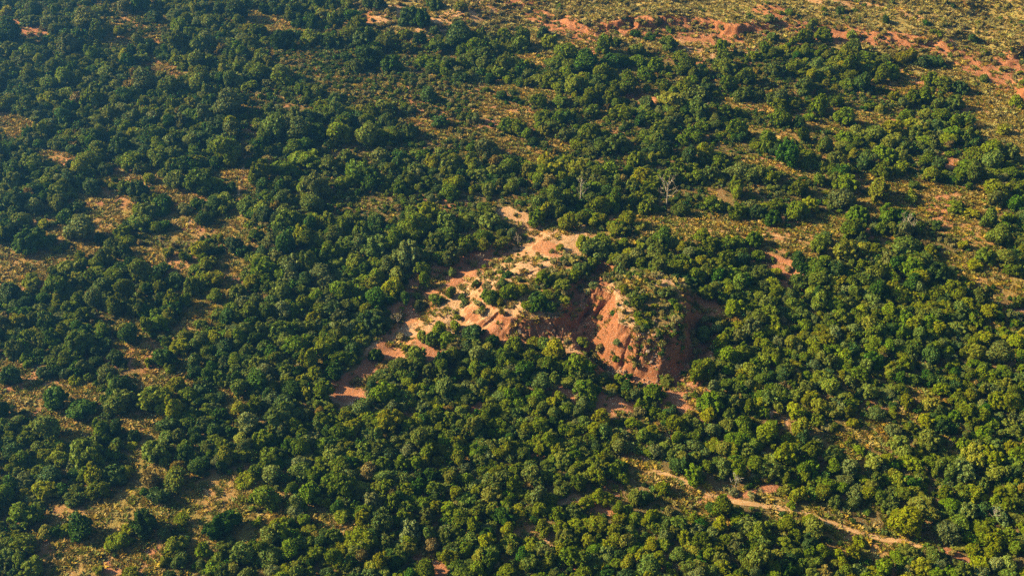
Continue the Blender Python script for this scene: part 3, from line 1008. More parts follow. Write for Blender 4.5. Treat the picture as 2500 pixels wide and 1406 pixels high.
# ------------------------------------------------------------------ plants seen one by one: enlarged-tile x, y, width, kind
# kinds: d dark, m olive, y yellow-green, g grey-green, b dry; capital = low shrub
SEEN = """
@0,0,2.941
340,705,110,y 560,725,60,y 860,210,90,y 760,210,80,y 1250,300,150,m 490,320,190,g 620,160,190,g 1630,1100,200,m 2190,1120,180,m 1960,940,200,g
2150,950,170,g 2120,840,130,g 1660,920,150,g 1220,880,110,d 1040,590,170,g 1160,540,90,y 840,620,90,g 1240,620,180,m 870,790,120,g 960,760,110,g
800,810,110,m 70,730,130,m 190,780,120,m 480,670,130,m 650,720,140,m 690,640,100,m 1640,760,170,g 1080,890,90,d 1260,960,130,m 1440,960,140,d
1010,1000,100,d 860,1050,130,d 240,1000,110,g 220,1160,130,m 520,1070,90,d 620,1150,140,m 700,1110,100,g 740,1210,110,d 950,1140,150,m 1000,1200,100,m
1110,1120,160,m 1250,1100,110,m 1390,1160,140,y 1240,1190,90,m 1260,1290,160,m 1420,1300,180,m 1240,1330,90,m 1060,1280,90,y 900,1330,110,m 990,1360,130,d
660,1330,130,d 490,1310,90,d 130,1120,110,m 260,1340,130,d 80,1230,150,d 60,1060,110,d 200,950,100,d 330,870,90,m 280,790,130,g 640,990,100,m
700,1060,110,m 1520,1080,80,m 1870,1230,200,m 2040,1190,180,m 2030,1290,150,m 2240,1350,170,g 2380,1180,130,m 2430,960,160,m 2360,800,120,m 2010,530,130,g
1870,540,130,m 1780,500,100,m 1640,590,110,g 1500,450,80,m 1390,560,90,y 1310,470,80,m 1010,400,100,m 880,490,90,m 1640,380,110,d 1870,390,100,m
2030,300,140,d 2140,240,90,d 1850,200,140,m 1780,200,100,y 1690,80,150,d 1890,60,90,d 2110,60,110,m 2410,150,100,m 1480,290,150,g 1280,200,130,m
1110,110,100,d 880,50,110,g 1010,30,120,d 700,60,110,m 560,120,120,d 360,150,130,g 210,130,120,m 60,260,170,d 70,340,150,m 180,350,150,m
140,430,130,g 470,560,130,m 560,560,120,m
@825,0,2.941
880,50,80,y 520,120,150,d 610,150,120,d 260,20,140,d 700,25,120,d 480,230,110,m 860,195,150,d 700,225,70,d 800,285,100,y 870,280,140,d
1030,230,60,m 930,280,130,m 1000,340,130,m 700,330,100,m 590,280,80,d 500,340,90,m 350,310,130,m 250,340,130,d 100,100,110,d 150,150,120,m
90,230,130,m 200,260,140,d 60,390,110,d 200,420,130,d 260,400,120,m 130,470,120,m 380,460,110,d 700,450,130,m 620,430,110,m 770,560,60,m
900,350,100,m 960,430,90,m 1070,400,110,m 1200,470,140,g 1340,455,90,y 1150,530,100,m 1310,290,120,m 1200,240,90,m 1300,200,60,D 1320,320,120,m
1480,240,100,d 1520,310,120,m 1620,390,130,m 1560,440,120,m 1650,470,110,m 1780,460,140,d 1920,330,150,m 1990,290,100,m 2370,300,130,m 2130,240,70,D
2240,270,70,D 2380,210,60,M 2150,350,110,m 2000,430,160,d 2150,430,110,m 2460,400,90,m 2210,530,130,m 1960,530,120,m 2330,600,120,m 1370,580,100,m
1560,590,120,m 1700,620,120,m 2000,640,110,m 2100,640,120,m 1880,640,100,m 1430,720,100,m 1600,710,110,m 1830,680,120,m 1740,720,80,m 2410,710,140,y
2220,740,90,g 1480,820,110,m 1840,790,100,m 1690,800,50,M 1570,850,80,m 2040,800,140,m 2260,830,120,m 2160,880,70,d 2320,920,150,m 2290,990,120,m
1800,920,100,m 1620,960,110,g 1220,890,110,m 1290,920,120,m 1440,910,70,m 1400,1010,80,d 1930,860,50,M 1060,1070,130,g 950,1070,60,m 730,1080,80,m
560,1080,70,y 1370,1180,130,y 1500,1170,100,y 960,1190,90,y 1220,1200,130,m 870,1200,90,m 1360,1230,100,y 1120,1230,120,m 1500,1250,120,m 2010,1030,130,m
1900,1060,130,m 2140,1150,120,m 1850,1240,140,m 1960,1220,130,m 2450,1220,90,m 2240,1330,120,m 2110,1330,130,m 200,980,180,m 150,1240,160,m 230,1230,150,g
290,1120,100,g 60,1110,100,g 370,1210,110,m 350,1290,120,m 430,1340,130,m 560,1270,110,g 650,1310,120,m 60,1300,140,m 800,1350,160,m 1080,1350,110,m
1250,1350,100,m 1550,1360,90,y 340,770,130,m 210,860,100,m 400,880,80,m 480,760,60,m 500,920,110,d 650,680,110,d
@1650,0,2.941
675,150,100,g 820,85,70,m 990,190,90,m 700,260,90,m 930,270,100,m 1060,250,110,m 330,350,110,m 350,420,120,m 350,480,130,m 880,460,130,m
840,310,50,y 1060,360,90,m 1210,390,120,m 1280,340,100,m 1350,400,130,m 1660,390,140,y 1780,430,120,d 1870,430,110,d 1390,500,100,m 1250,490,110,m
1530,510,120,m 710,490,120,m 500,550,140,m 370,610,100,m 490,670,130,m 930,610,150,g 1340,600,130,d 1470,560,90,m 1830,570,110,m 1930,610,110,m
2040,620,110,d 1700,700,110,m 1800,700,110,m 1640,740,90,g 1890,740,100,m 2010,740,120,m 1430,760,60,m 1030,760,130,m 1160,730,80,m 1210,840,160,m
970,840,80,m 880,880,90,d 740,760,110,m 740,840,130,m 160,790,150,m 360,800,120,m 440,920,130,m 370,900,70,m 150,660,150,g 120,570,70,M
80,490,110,m 30,410,80,m 1650,830,110,m 1780,830,70,y 1900,840,100,m 2080,870,120,m 1560,920,140,y 1430,970,120,m 1570,1010,130,m 1800,1010,110,m
1960,990,120,y 2090,990,100,m 2170,970,50,m 1850,1050,60,m 1360,990,60,g 1210,990,100,m 1070,1040,110,m 800,1110,180,d 650,1040,110,m 920,990,80,m
790,1020,60,m 560,1010,50,m 120,960,120,m 50,1000,80,m 200,1110,110,y 330,1170,110,m 1290,1110,80,y 1150,1130,120,y 1490,1110,130,m 1600,1120,120,m
1660,1060,110,m 1800,1150,120,m 1900,1180,130,d 1840,1260,110,y 1630,1200,110,m 1500,1220,130,m 1340,1170,110,d 1710,1320,80,m 1030,1290,90,m 1970,1100,60,m
2100,1200,180,m 2150,1120,130,m 2280,1080,150,m 2260,1170,150,m 2400,1100,130,m 2400,1230,120,m 2310,1350,150,y 2360,930,100,Y 2440,740,120,Y 2490,630,60,Y
2210,570,60,m 2150,600,50,m 2130,280,80,D 1970,325,36,Y 1800,170,50,D 1990,50,40,D 1510,150,60,D 1190,130,30,M 1180,75,70,D 1260,260,80,M
2490,165,40,D 2310,690,28,M 1230,1320,140,m 530,1260,130,m 430,1360,130,m 240,1260,120,m 680,1280,110,y 120,1200,110,m 20,1260,110,m 880,1350,120,m
1450,1370,170,y 1690,1390,70,Y
@0,464,2.941
120,80,160,d 520,110,120,d 410,90,130,m 240,120,100,g 980,50,90,g 1000,140,90,y 1070,130,60,m 1160,90,120,d 1330,120,110,g 1460,200,110,d
1420,90,100,d 1530,90,110,d 310,240,100,y 70,300,110,d 210,350,210,d 190,270,70,d 570,300,150,g 720,350,80,d 870,290,150,m 980,230,130,m
1020,270,70,g 1110,260,90,m 1180,250,90,d 900,340,110,m 880,440,90,d 500,560,150,m 390,560,90,m 680,570,110,y 540,620,100,y 220,640,120,y
390,690,170,m 230,730,90,m 80,740,150,d 760,500,120,m 1010,510,70,d 1150,560,120,d 1080,610,70,y 1440,390,80,D 1540,430,90,d 1490,520,120,y
1570,350,70,Y 1330,480,80,M 1210,450,90,Y 1790,240,60,m 1860,120,130,y 1910,170,130,d 2060,220,150,m 2230,100,150,m 2350,240,120,m 2480,180,110,m
1840,320,110,m 1930,370,110,g 2190,360,120,m 2390,450,150,m 1740,430,110,d 1850,500,130,m 2060,530,110,m 2090,620,120,g 2300,600,130,g 1700,720,140,m
1800,650,110,y 2010,720,180,m 2060,770,180,m 1550,760,110,m 1440,660,120,y 1540,630,110,Y 1380,700,120,m 1260,640,110,d 1020,690,80,m 1150,700,80,m
1130,790,70,g 1240,810,110,y 900,730,130,m 780,760,90,m 680,800,140,g 850,840,130,m 990,830,130,m 500,730,80,d 580,700,70,y 400,800,80,Y
520,830,110,m 600,900,120,m 190,780,90,m 290,860,110,g 400,900,120,g 130,940,140,y 330,950,90,m 480,960,110,m 550,980,110,d 70,1040,120,m
290,1070,140,m 100,1150,140,m 270,1160,110,m 560,1100,180,m 640,1060,90,d 740,1010,100,m 900,990,90,y 920,1050,140,d 1060,980,110,m 1150,960,110,m
1220,910,80,y 1110,890,110,m 1430,960,80,m 1560,890,110,m 1670,850,110,m 1690,950,80,y 1800,870,130,m 1970,870,110,m 1780,1000,130,g 1660,1050,80,y
1440,1070,120,m 1290,1110,140,y 1480,1140,90,m 1600,1110,130,d 1190,1200,160,d 1210,1280,80,m 1180,1090,90,M 820,1200,110,d 890,1240,70,d 760,1320,150,g
380,1250,90,m 310,1300,100,d 560,1310,100,d 530,1360,80,y 70,1340,150,d 1060,1230,80,Y 1280,1380,110,y 1390,1330,110,d 2020,1010,130,m 2240,920,130,y
2440,900,120,g 2090,1000,110,m 2150,990,80,m 2390,1050,100,m 2110,1100,130,m 2320,1130,150,m 2040,1080,110,m 1900,1140,120,m 1780,1150,90,m 1850,1250,120,m
1900,1300,110,g 2010,1270,110,d 2210,1230,140,y 2420,1200,150,m 2400,1290,120,d 2300,850,130,m 2170,800,130,m 2260,780,110,m 2440,620,110,m 2440,730,120,m
@825,464,2.941
80,190,130,m 170,300,140,m 260,320,90,d 390,250,80,y 560,170,130,m 650,170,130,y 570,290,190,m 780,220,160,g 770,330,170,m 60,380,120,m
160,390,120,g 280,400,150,g 540,400,110,y 700,380,150,m 830,450,150,m 500,480,180,g 620,470,110,m 740,470,120,m 290,530,120,m 360,570,130,g
200,570,90,d 600,560,110,m 620,660,90,m 420,630,130,y 270,640,120,m 130,680,130,m 60,760,130,m 560,750,60,Y 480,780,70,d 270,790,160,d
60,910,110,g 240,930,180,d 140,1000,140,m 110,1130,130,d 270,1180,110,d 700,770,110,m 810,740,80,M 580,830,70,G 820,590,60,G 990,680,60,G
910,800,60,G 1100,220,140,g 1050,400,110,y 1180,370,110,y 1250,300,90,g 1080,440,80,y 920,390,120,m 990,170,110,m 1430,200,120,m 1440,110,110,m
1650,240,130,y 1580,180,60,m 1730,110,90,d 1830,200,110,y 1910,220,70,y 1980,230,100,y 2080,210,120,y 2170,250,80,y 2020,290,100,y 1960,110,90,m
2260,80,100,m 2460,140,100,m 1470,640,120,y 1580,620,110,y 1180,660,80,m 1250,690,100,m 1080,760,110,m 1160,800,70,Y 1220,740,120,m 1330,720,80,y
1430,760,100,d 1450,820,110,d 1530,840,110,d 1630,770,90,y 1410,860,90,m 1360,920,80,Y 1500,895,80,Y 1040,850,50,M 1610,670,110,m 1600,410,70,Y
1760,380,120,y 1850,420,150,m 1900,370,130,m 1990,470,120,m 1780,490,120,m 1750,570,130,m 1830,540,120,m 1700,620,90,m 2150,490,110,g 2170,390,70,Y
2290,430,120,y 2440,550,120,m 2400,350,120,y 2290,570,120,y 2030,580,90,G 1840,700,60,G 860,910,50,y 840,970,110,y 730,1010,110,m 980,1010,140,d
600,1050,70,m 690,1070,100,m 790,1090,130,m 1110,1090,100,d 880,1100,80,y 490,1130,60,y 570,1190,120,m 430,1270,130,m 330,1320,130,m 820,1190,140,m
1000,1190,140,g 1100,1180,100,m 1260,1130,120,m 1200,1210,120,m 1410,1100,110,Y 1470,1100,90,G 1760,1080,120,y 1820,1165,40,Y 1560,1170,170,y 1520,1250,120,m
1700,1270,150,m 1800,1280,110,m 1320,1290,140,d 1080,1350,110,y 1440,1380,100,g 1210,1330,100,m 1770,1330,80,g 1900,1370,60,y 2090,1280,60,D 2370,1370,110,y
880,1290,120,y 740,1280,110,m 650,1300,110,m 500,1370,110,m
@1430,680,7.8125
740,220,190,Y 990,190,140,M 1130,340,130,Y 1530,230,260,g 1290,60,110,Y 940,350,130,M 980,500,220,m 1200,690,110,Y 990,700,170,M 1320,530,160,Y
1740,540,180,Y 1680,710,160,G 530,600,110,D 620,480,70,Y 1060,960,190,Y 150,180,150,G 2330,330,160,m 2030,230,120,M 720,950,120,B 1480,620,120,D
@1650,464,2.941
270,100,130,m 440,140,150,m 590,160,130,d 720,100,140,m 890,150,120,m 960,110,100,y 700,190,130,d 640,210,60,y 1190,50,170,g 1090,80,70,m
1450,40,170,y 1690,50,110,Y 1310,170,150,m 1290,280,170,m 1370,310,120,y 1510,180,130,m 1640,190,160,d 1640,290,110,g 1730,290,90,m 1070,350,110,m
1030,400,140,m 1650,380,140,g 1640,420,180,m 1820,440,100,y 1530,500,140,g 1220,460,140,y 1340,420,90,y 1740,530,130,g 1870,600,150,d 1960,620,130,m
2110,670,80,y 2070,380,90,y 1880,250,70,D 2020,110,110,m 2120,150,100,y 2250,220,130,g 2330,330,150,m 2370,490,140,y 2430,570,130,m 2150,530,110,Y
2230,480,110,m 2450,100,110,d 2300,60,130,g 190,330,110,y 250,390,110,m 440,360,110,m 560,350,120,m 600,460,100,m 480,510,110,d 200,510,110,y
240,570,130,m 150,620,110,m 300,620,110,d 500,640,120,d 690,660,110,y 720,580,110,Y 870,510,90,d 930,550,110,d 890,660,110,m 1000,620,100,m
380,740,100,y 500,750,120,m 180,720,80,M 230,760,90,m 720,730,110,m 810,750,110,g 430,850,130,y 560,860,110,m 680,880,130,m 880,810,120,m
300,980,110,g 210,1030,120,g 380,1030,110,m 560,1000,130,g 690,1010,130,y 910,1040,60,y 1040,980,110,y 1140,1010,110,g 1080,1080,130,y 980,1110,120,m
1150,840,130,m 1280,740,110,m 1390,760,130,g 1160,540,120,g 1240,600,110,d 1350,640,130,m 1470,660,80,m 1700,680,150,d 1620,760,120,y 1740,820,80,y
1990,730,140,y 2100,820,90,y 2270,840,80,y 2460,800,90,y 1930,880,90,y 1540,880,130,y 1650,930,130,m 1640,1030,110,m 1890,1000,110,y 1830,940,140,m
2230,1060,120,y 2150,1160,140,y 2330,1190,150,g 1830,1190,130,d 1950,1150,110,m 2440,1080,130,y 1430,900,90,m 1740,1090,110,m 1600,1100,100,g 1650,1250,130,y
1540,1300,110,y 1420,1220,130,d 1200,1200,110,y 1120,1230,110,m 800,1150,110,y 700,1180,100,m 360,1190,130,m 480,1180,110,m 560,1250,110,m 230,1290,110,m
160,1320,120,y 940,1330,80,m 1050,1330,110,m 1330,1330,120,m 2220,1320,130,y
@0,928,2.941
320,350,170,g 210,400,120,m 265,455,90,m 90,490,120,d 300,540,140,y 400,130,180,d 590,190,150,d 620,220,80,y 870,50,150,d 870,160,160,m
750,130,80,m 730,370,130,m 830,365,95,d 620,520,230,m 590,450,80,m 760,540,80,m 830,545,80,m 640,600,110,d 960,400,80,d 940,460,70,y
370,670,150,d 210,650,80,y 320,780,160,y 170,820,90,y 70,630,70,y 40,820,120,m 690,700,130,y 820,680,140,d 690,790,140,m 560,790,120,m
520,840,130,m 1120,510,190,g 1110,140,180,m 1250,40,150,y 1130,160,130,m 1210,300,150,d 1250,230,120,y 1340,90,150,m 1440,70,120,d 1350,260,140,m
1460,320,120,g 1560,120,100,d 1570,240,110,d 1600,340,100,d 1480,210,90,m 1720,210,110,y 1790,320,150,g 1710,60,130,g 1860,50,130,d 1840,190,120,m
1950,150,120,g 2020,250,220,m 2050,180,150,d 2100,80,140,d 2200,100,100,y 2320,90,130,m 1640,560,120,y 1540,420,130,m 1420,420,90,d 1330,540,110,d
1330,480,80,m 1500,490,100,m 1590,480,110,m 1420,620,140,d 1760,480,130,g 1880,420,130,m 1940,540,160,m 1210,400,110,g 2140,480,150,m 2160,580,130,g
2150,660,140,m 2240,400,110,g 2210,310,90,m 2370,210,100,m 2440,200,100,m 2420,370,140,m 2380,550,130,m 2430,600,150,m 2450,780,160,m 2380,720,120,m
1960,690,130,g 1770,690,130,y 1900,850,160,m 1830,840,80,m 2220,830,150,m 2430,930,100,d 1250,720,150,Y 1270,690,90,y 1080,720,130,B 1140,830,160,D
1600,1020,200,d 1040,1030,190,d 940,1060,130,Y 850,1140,150,y 590,1050,200,d 460,1060,100,y 180,970,200,m 100,1040,150,y 60,1110,120,y 330,1090,110,y
190,1190,140,m 280,950,160,d 50,1180,120,m 220,1330,160,m 30,1230,100,y 1300,990,110,Y 1270,1190,140,y 1300,1290,130,m 1200,1280,100,y 1480,1250,110,m
1730,1260,150,m 1840,1010,90,Y 2010,1040,120,y 2040,1100,130,m 1950,1120,130,m 2080,1120,80,y 2180,1010,90,m 2280,1230,150,m 2390,1110,110,m 2400,1280,120,m
2260,1110,80,B 1950,1250,150,m 2080,1220,120,m 2080,1370,80,y 1600,1390,120,m 930,1380,110,Y 700,1360,80,Y
@825,928,2.941
330,90,170,m 150,190,150,g 60,210,120,m 400,200,100,g 750,80,120,g 950,90,90,m 1240,40,70,m 1160,110,100,g 1460,30,120,g 1300,170,120,m
1090,170,110,y 820,190,40,y 610,170,110,g 500,130,110,m 540,70,90,y 1530,160,90,y 1440,100,110,m 1380,150,60,m 1430,250,100,y 1330,300,110,m
1370,350,120,y 1460,330,120,m 1780,90,150,m 1970,80,70,g 2180,190,110,y 2130,110,100,g 1880,260,120,y 1700,300,70,g 2120,300,100,y 2260,100,130,m
2250,350,110,y 2420,320,120,y 1920,360,120,g 2030,370,100,g 60,270,110,y 110,340,110,y 240,270,130,m 380,300,170,y 580,300,120,m 700,280,110,m
790,280,110,m 600,350,110,m 780,390,110,y 960,360,140,y 1130,300,110,m 1110,380,90,m 590,440,120,g 380,410,80,m 330,470,90,m 190,500,120,m
90,540,110,y 360,520,120,d 640,520,140,m 560,560,120,m 750,470,90,y 870,450,90,y 990,510,110,m 1010,570,100,y 860,570,90,y 1190,510,120,y
1330,540,110,g 1450,490,100,y 1320,590,60,y 1500,600,90,m 1620,530,130,y 1770,530,110,g 1850,580,110,m 1840,460,110,d 2030,480,110,g 2020,610,100,m
2170,480,90,y 2290,490,120,g 2460,560,120,y 2350,620,110,y 2340,770,110,y 2140,840,110,y 2220,850,110,d 1890,840,130,y 1780,880,110,y 1690,950,110,m
1580,970,110,m 1850,690,130,y 1760,700,110,y 1680,660,80,m 1980,660,110,m 2040,700,90,m 1600,760,130,m 1540,670,90,m 1370,680,130,g 1270,760,110,m
1130,740,140,m 1110,820,150,y 930,720,100,m 1170,620,90,y 590,660,120,d 350,760,130,m 60,700,140,g 220,660,120,b 170,760,110,y 320,600,110,m
470,590,120,m 570,750,110,d 690,770,120,m 830,760,60,m 240,880,120,g 390,880,120,m 490,910,120,m 620,880,100,m 640,970,100,g 800,930,130,y
930,850,130,g 880,1000,130,m 1290,930,100,y 1430,850,130,g 1520,850,110,y 1460,930,110,m 1220,820,90,m 1190,980,140,d 100,920,90,m 320,1000,190,m
510,1070,150,g 510,1150,100,m 500,1220,110,y 300,1070,110,d 150,1120,170,y 200,1180,140,m 390,1240,90,d 770,1110,120,m 860,1100,110,m 850,1190,90,y
800,1270,120,y 1080,1170,110,y 1240,1160,130,m 1080,1290,130,m 1380,1170,120,y 1390,1310,130,m 1210,1370,130,y 1010,1360,110,m 880,1380,150,m 550,1340,110,d
620,1370,150,m 1620,1120,130,y 1600,1230,100,y 1720,1070,120,y 1850,1040,150,y 1610,1060,110,y 1480,1070,110,Y 1660,1270,130,m 1750,1300,130,m 1720,1210,90,m
2030,1000,120,y 2140,980,110,m 2250,990,120,y 2030,1070,90,m 2090,1150,130,y 1930,1190,110,y 2020,1260,130,d 2140,1200,120,m 2220,1270,160,g 2230,1330,170,g
2400,1080,110,y 2460,1050,110,m 2350,1170,110,m 2440,1260,90,g 2480,1320,90,y 1780,1370,110,m 2070,1370,80,m 1850,1270,110,m
@1650,928,2.941
270,60,110,g 260,160,150,m 190,180,80,m 430,180,110,m 540,210,100,m 240,260,110,y 630,240,80,m 680,130,110,m 860,230,120,y 940,60,110,g
1110,50,130,g 1190,100,90,m 1290,150,70,y 1390,90,110,m 1440,220,110,g 1280,300,80,y 1130,330,80,y 1020,280,110,m 890,350,140,y 690,320,110,m
370,330,110,g 470,300,130,m 1190,190,110,g 1120,200,110,y 1660,150,110,y 1560,250,60,y 1800,280,140,y 1830,150,130,y 1910,60,130,y 2020,110,120,m
2200,90,60,y 2100,230,140,m 2200,250,130,y 2380,170,140,y 2290,150,110,m 1570,360,110,g 1690,350,90,m 1250,425,40,Y 1320,490,80,m 660,400,140,m
500,390,130,m 120,450,110,g 270,440,130,y 240,480,110,m 420,450,130,m 560,460,120,m 820,430,130,y 1010,430,100,g 960,500,130,m 130,680,140,m
40,620,130,d 340,630,130,g 440,660,110,m 570,620,110,m 690,650,140,g 690,560,110,y 800,560,150,y 980,630,120,m 1130,540,130,m 1230,640,130,g
1420,590,130,y 1600,480,140,y 1690,580,150,m 1820,430,150,y 2130,520,150,y 2250,520,110,y 2410,500,110,y 2460,550,110,y 2060,640,150,g 1930,580,90,g
2180,600,90,m 2300,660,130,y 1350,700,80,y 1210,720,110,g 1410,760,90,y 1600,720,120,y 780,780,80,Y 1050,790,150,y 1070,850,140,m 1300,800,110,g
1260,870,110,g 1540,880,130,g 1780,900,190,y 1930,820,110,y 2060,800,110,y 2150,810,130,y 2330,810,90,y 2430,870,90,y 2110,930,130,g 1970,880,120,m
1690,740,110,d 1770,760,60,y 1950,1080,150,g 2050,1020,130,m 2330,960,130,g 2200,1040,130,y 2470,960,130,y 2280,1140,110,y 2290,1200,110,y 2400,1160,90,y
2190,1310,150,y 2290,1330,110,g 1640,1030,200,y 1700,1120,90,y 1560,1190,190,y 1600,1260,130,m 1670,1210,130,y 1760,1320,110,y 2050,1180,90,y 320,790,130,g
380,860,100,y 250,910,90,d 340,930,120,m 560,900,130,g 490,880,70,m 850,890,180,d 880,830,110,y 800,1030,130,m 1000,1070,150,y 960,1010,110,y
530,1040,150,g 670,1040,70,M 270,1110,110,g 320,1060,120,y 150,1000,100,y 130,1190,130,y 80,1340,150,y 600,1270,220,y 620,1170,130,m 840,1220,130,y
350,1340,110,y 1050,1240,100,m 1160,1260,90,y 1280,1250,100,y 1320,1160,80,Y 1330,1380,110,G 1420,1370,100,y 1500,1340,130,m 2400,1390,110,m
"""
SHAPE_CODE = {'d': [0, 1, 2, 5], 'm': [0, 1, 2, 3, 5, 6], 'y': [4, 6, 2, 3, 7], 'g': [1, 5, 0, 4], 'b': [4, 6]}
plants = []                                       # u, v, width px, kind, shrub?
ox = oy = 0.0
sc_ = 1.0
for tok in SEEN.split():
    if tok[0] == '@':
        ox, oy, sc_ = map(float, tok[1:].split(','))
        continue
    a, b, w, k = tok.split(',')
    plants.append((ox + float(a) / sc_, oy + float(b) / sc_, float(w) / sc_, k.lower(), k.isupper()))
pu, pv, pw = (np.array([p[i] for p in plants]) for i in range(3))
shrubby = np.array([p[4] for p in plants])
gx, gy = place_px(pu, pv, 1.0)
dep = to_px(gx, gy, land(gx, gy))[2]
wid = pw * dep / FPX                              # crown width in metres
wid = np.clip(wid * np.where(shrubby, 1.25, 1.02), .8, 6.6)
hgt = wid * np.where(shrubby, .62, .82)
for _ in range(3):
    gx, gy = place_px(pu, pv, hgt * .5)
# nothing twice: a plant whose middle falls inside an earlier, larger one is dropped
def on_track(x, y, h):
    m = np.zeros(np.shape(x), bool)
    for tp, tw in TRACKS:
        for f in (0, .4, .75):
            m |= seg_dist(x, y + f * h * y / CAM_H, tp)[0] < tw * .5 + .35
    return m
offtrack = ~on_track(gx, gy, hgt)
order = np.argsort(-wid)
keep = []
for i in order:
    if offtrack[i] and all((gx[i] - gx[j]) ** 2 + (gy[i] - gy[j]) ** 2 > ((.19 if shrubby[i] or shrubby[j] else .28) * (wid[i] + wid[j])) ** 2 for j in keep):
        keep.append(i)
keep = np.array(keep)

class Plant:
    pass

PL = []
for i in keep:
    p = Plant()
    p.x, p.y, p.w, p.kind, p.shrub = float(gx[i]), float(gy[i]), float(wid[i]), plants[i][3], bool(shrubby[i])
    p.u, p.v, p.pw = float(pu[i]), float(pv[i]), float(pw[i])
    q = np.random.default_rng(int(i) + 1000)
    p.shape = int(q.choice(SHAPE_CODE[p.kind])) if not p.shrub else int(q.integers(4))
    if p.w > 5 and p.shape in (3, 4) and not p.shrub:
        p.shape = 5
    p.rot = float(q.random() * 6.283)
    p.sx, p.sy, p.sz = (float(1 + .18 * q.normal()) for _ in range(3))
    p.sx, p.sy, p.sz = (min(1.35, max(.72, s)) for s in (p.sx, p.sy, p.sz))
    p.tilt = (float(q.normal() * .07), float(q.normal() * .07))
    PL.append(p)
zz = land(np.array([p.x for p in PL]), np.array([p.y for p in PL]))
for p, z in zip(PL, zz):
    p.z = float(z)

# ------------------------------------------------------------------ trees and shrubs that are things of their own
SHADE = {'d': "dark green", 'm': "olive green", 'y': "yellow-green", 'g': "grey-green", 'b': "dry brownish"}
LANDMARKS = [
    (1560, 860, "the fluted bare mound face"), (1320, 720, "the shrubby lower mound"), (1600, 750, "the top of the taller mound"),
    (1260, 640, "the pale sandy slope"), (1300, 810, "the sandy flat"), (1000, 850, "the reddish wash"), (860, 970, "the pale soil patch"),
    (1440, 770, "the shaded gully"), (1418, 465, "the thinner dead tree"), (1630, 475, "the bushier dead tree"), (1275, 535, "the bare grey bank"),
    (1800, 560, "the long grass strip"), (1430, 575, "the end of the grass strip"), (1900, 660, "the red hollow"), (2290, 515, "the red earth patch"),
    (2200, 470, "the tan grass clearing"), (2430, 690, "the grassy slope"), (2320, 400, "the purple-red bare patch"),
    (2400, 165, "the deep red gully"), (1700, 70, "the red gully wall"), (1050, 50, "the sandy domes"), (2250, 60, "the open scrub plateau"),
    (1545, 245, "the red bowl"), (1240, 270, "the dry grass patch"), (45, 65, "the pink soil patch"), (650, 60, "the tan glade"),
    (370, 445, "the striped tan clearing"), (270, 520, "the wide grass glade"), (520, 570, "the long tan glade"), (590, 430, "the dark footpath"),
    (40, 675, "the bright grass clearing"), (400, 635, "the shaded glade"), (500, 755, "the small tan glade"), (390, 920, "the orange grass patch"),
    (160, 1020, "the brown grass slope"), (360, 1047, "the golden grass patch"), (585, 1230, "the golden grass ridge"), (265, 1260, "the sunlit grass bank"),
    (330, 1225, "the dark shaded hollow"), (365, 1353, "the dark red hole"), (200, 1355, "the tufted grass patch"), (800, 1265, "the thin sunlit strip"),
    (580, 985, "the small orange strip"), (1520, 990, "the dark red pocket"), (1575, 1150, "the brown bare fork"), (1700, 1195, "the start of the footpath"),
    (1625, 1238, "the shaded bare ground"), (1390, 1220, "the short earth strip"), (1350, 1317, "the small pinkish patch"), (1050, 1375, "the reddish-brown gap"),
    (2000, 1265, "the middle of the footpath"), (2180, 1320, "the far end of the footpath"), (2090, 1060, "the shadowed clearing"), (2065, 1110, "the orange grass strip"),
    (2160, 1048, "the narrow orange gap"), (2255, 965, "the short soil strip"), (1685, 985, "the red shaded bank"), (2335, 1355, "the small red strip"),
    (2270, 1305, "the brown gap"), (1905, 1025, "the thin reddish gap"), (1690, 935, "the pale gully rim"), (1835, 1205, "the fork by the footpath"),
    (1190, 1080, "the middle of the lower wood"), (1000, 1200, "the darkest part of the wood"), (720, 830, "the big round crowns"), (750, 560, "the unbroken wood"),
    (2000, 880, "the mixed wood by the gully"), (2380, 1180, "the bright corner wood"),
]
ORD = ["", "second ", "third ", "fourth ", "fifth ", "sixth ", "seventh ", "eighth ", "ninth ", "tenth "]

def relation(du, dv):
    a = math.degrees(math.atan2(-dv * 1.5, du)) % 360
    return ["to the right of", "beyond right of", "beyond", "beyond left of", "to the left of", "front left of", "in front of", "front right of"][int((a + 22.5) // 45) % 8]

def name_all(ps, noun):
    """a label for each plant that says which one it is: look, side of the closest landmark, order outwards"""
    bag = {}
    for p in ps:
        L = min(LANDMARKS, key=lambda l: (p.u - l[0]) ** 2 + ((p.v - l[1]) * 1.5) ** 2)
        du, dv = p.u - L[0], p.v - L[1]
        d = math.hypot(du, dv * 1.5)
        if p.shrub:
            size = "small " if p.w < 2.2 else ""
            look = f"{size}{SHADE[p.kind]} {noun}"
        else:
            size = "big " if p.w > 5.2 else ("small " if p.w < 3.4 else "")
            look = f"{size}{SHADE[p.kind]} {SHAPES[p.shape]} {noun}"
        rel = "standing on the edge of" if d < 14 else relation(du, dv)
        bag.setdefault((look, rel, L[2]), []).append((d, p))
    used = set()
    for (look, rel, lm), lst in bag.items():
        lst.sort(key=lambda t: t[0])
        for i, (d, p) in enumerate(lst):
            if len(lst) == 1:
                p.label = f"{look} {rel} {lm}"
            elif i == 0:
                p.label = f"{look} {rel} {lm}, closest to it"
            else:
                p.label = f"{look} {rel} {lm}, {ORD[min(i, 9)]}out"
            assert p.label not in used
            used.add(p.label)

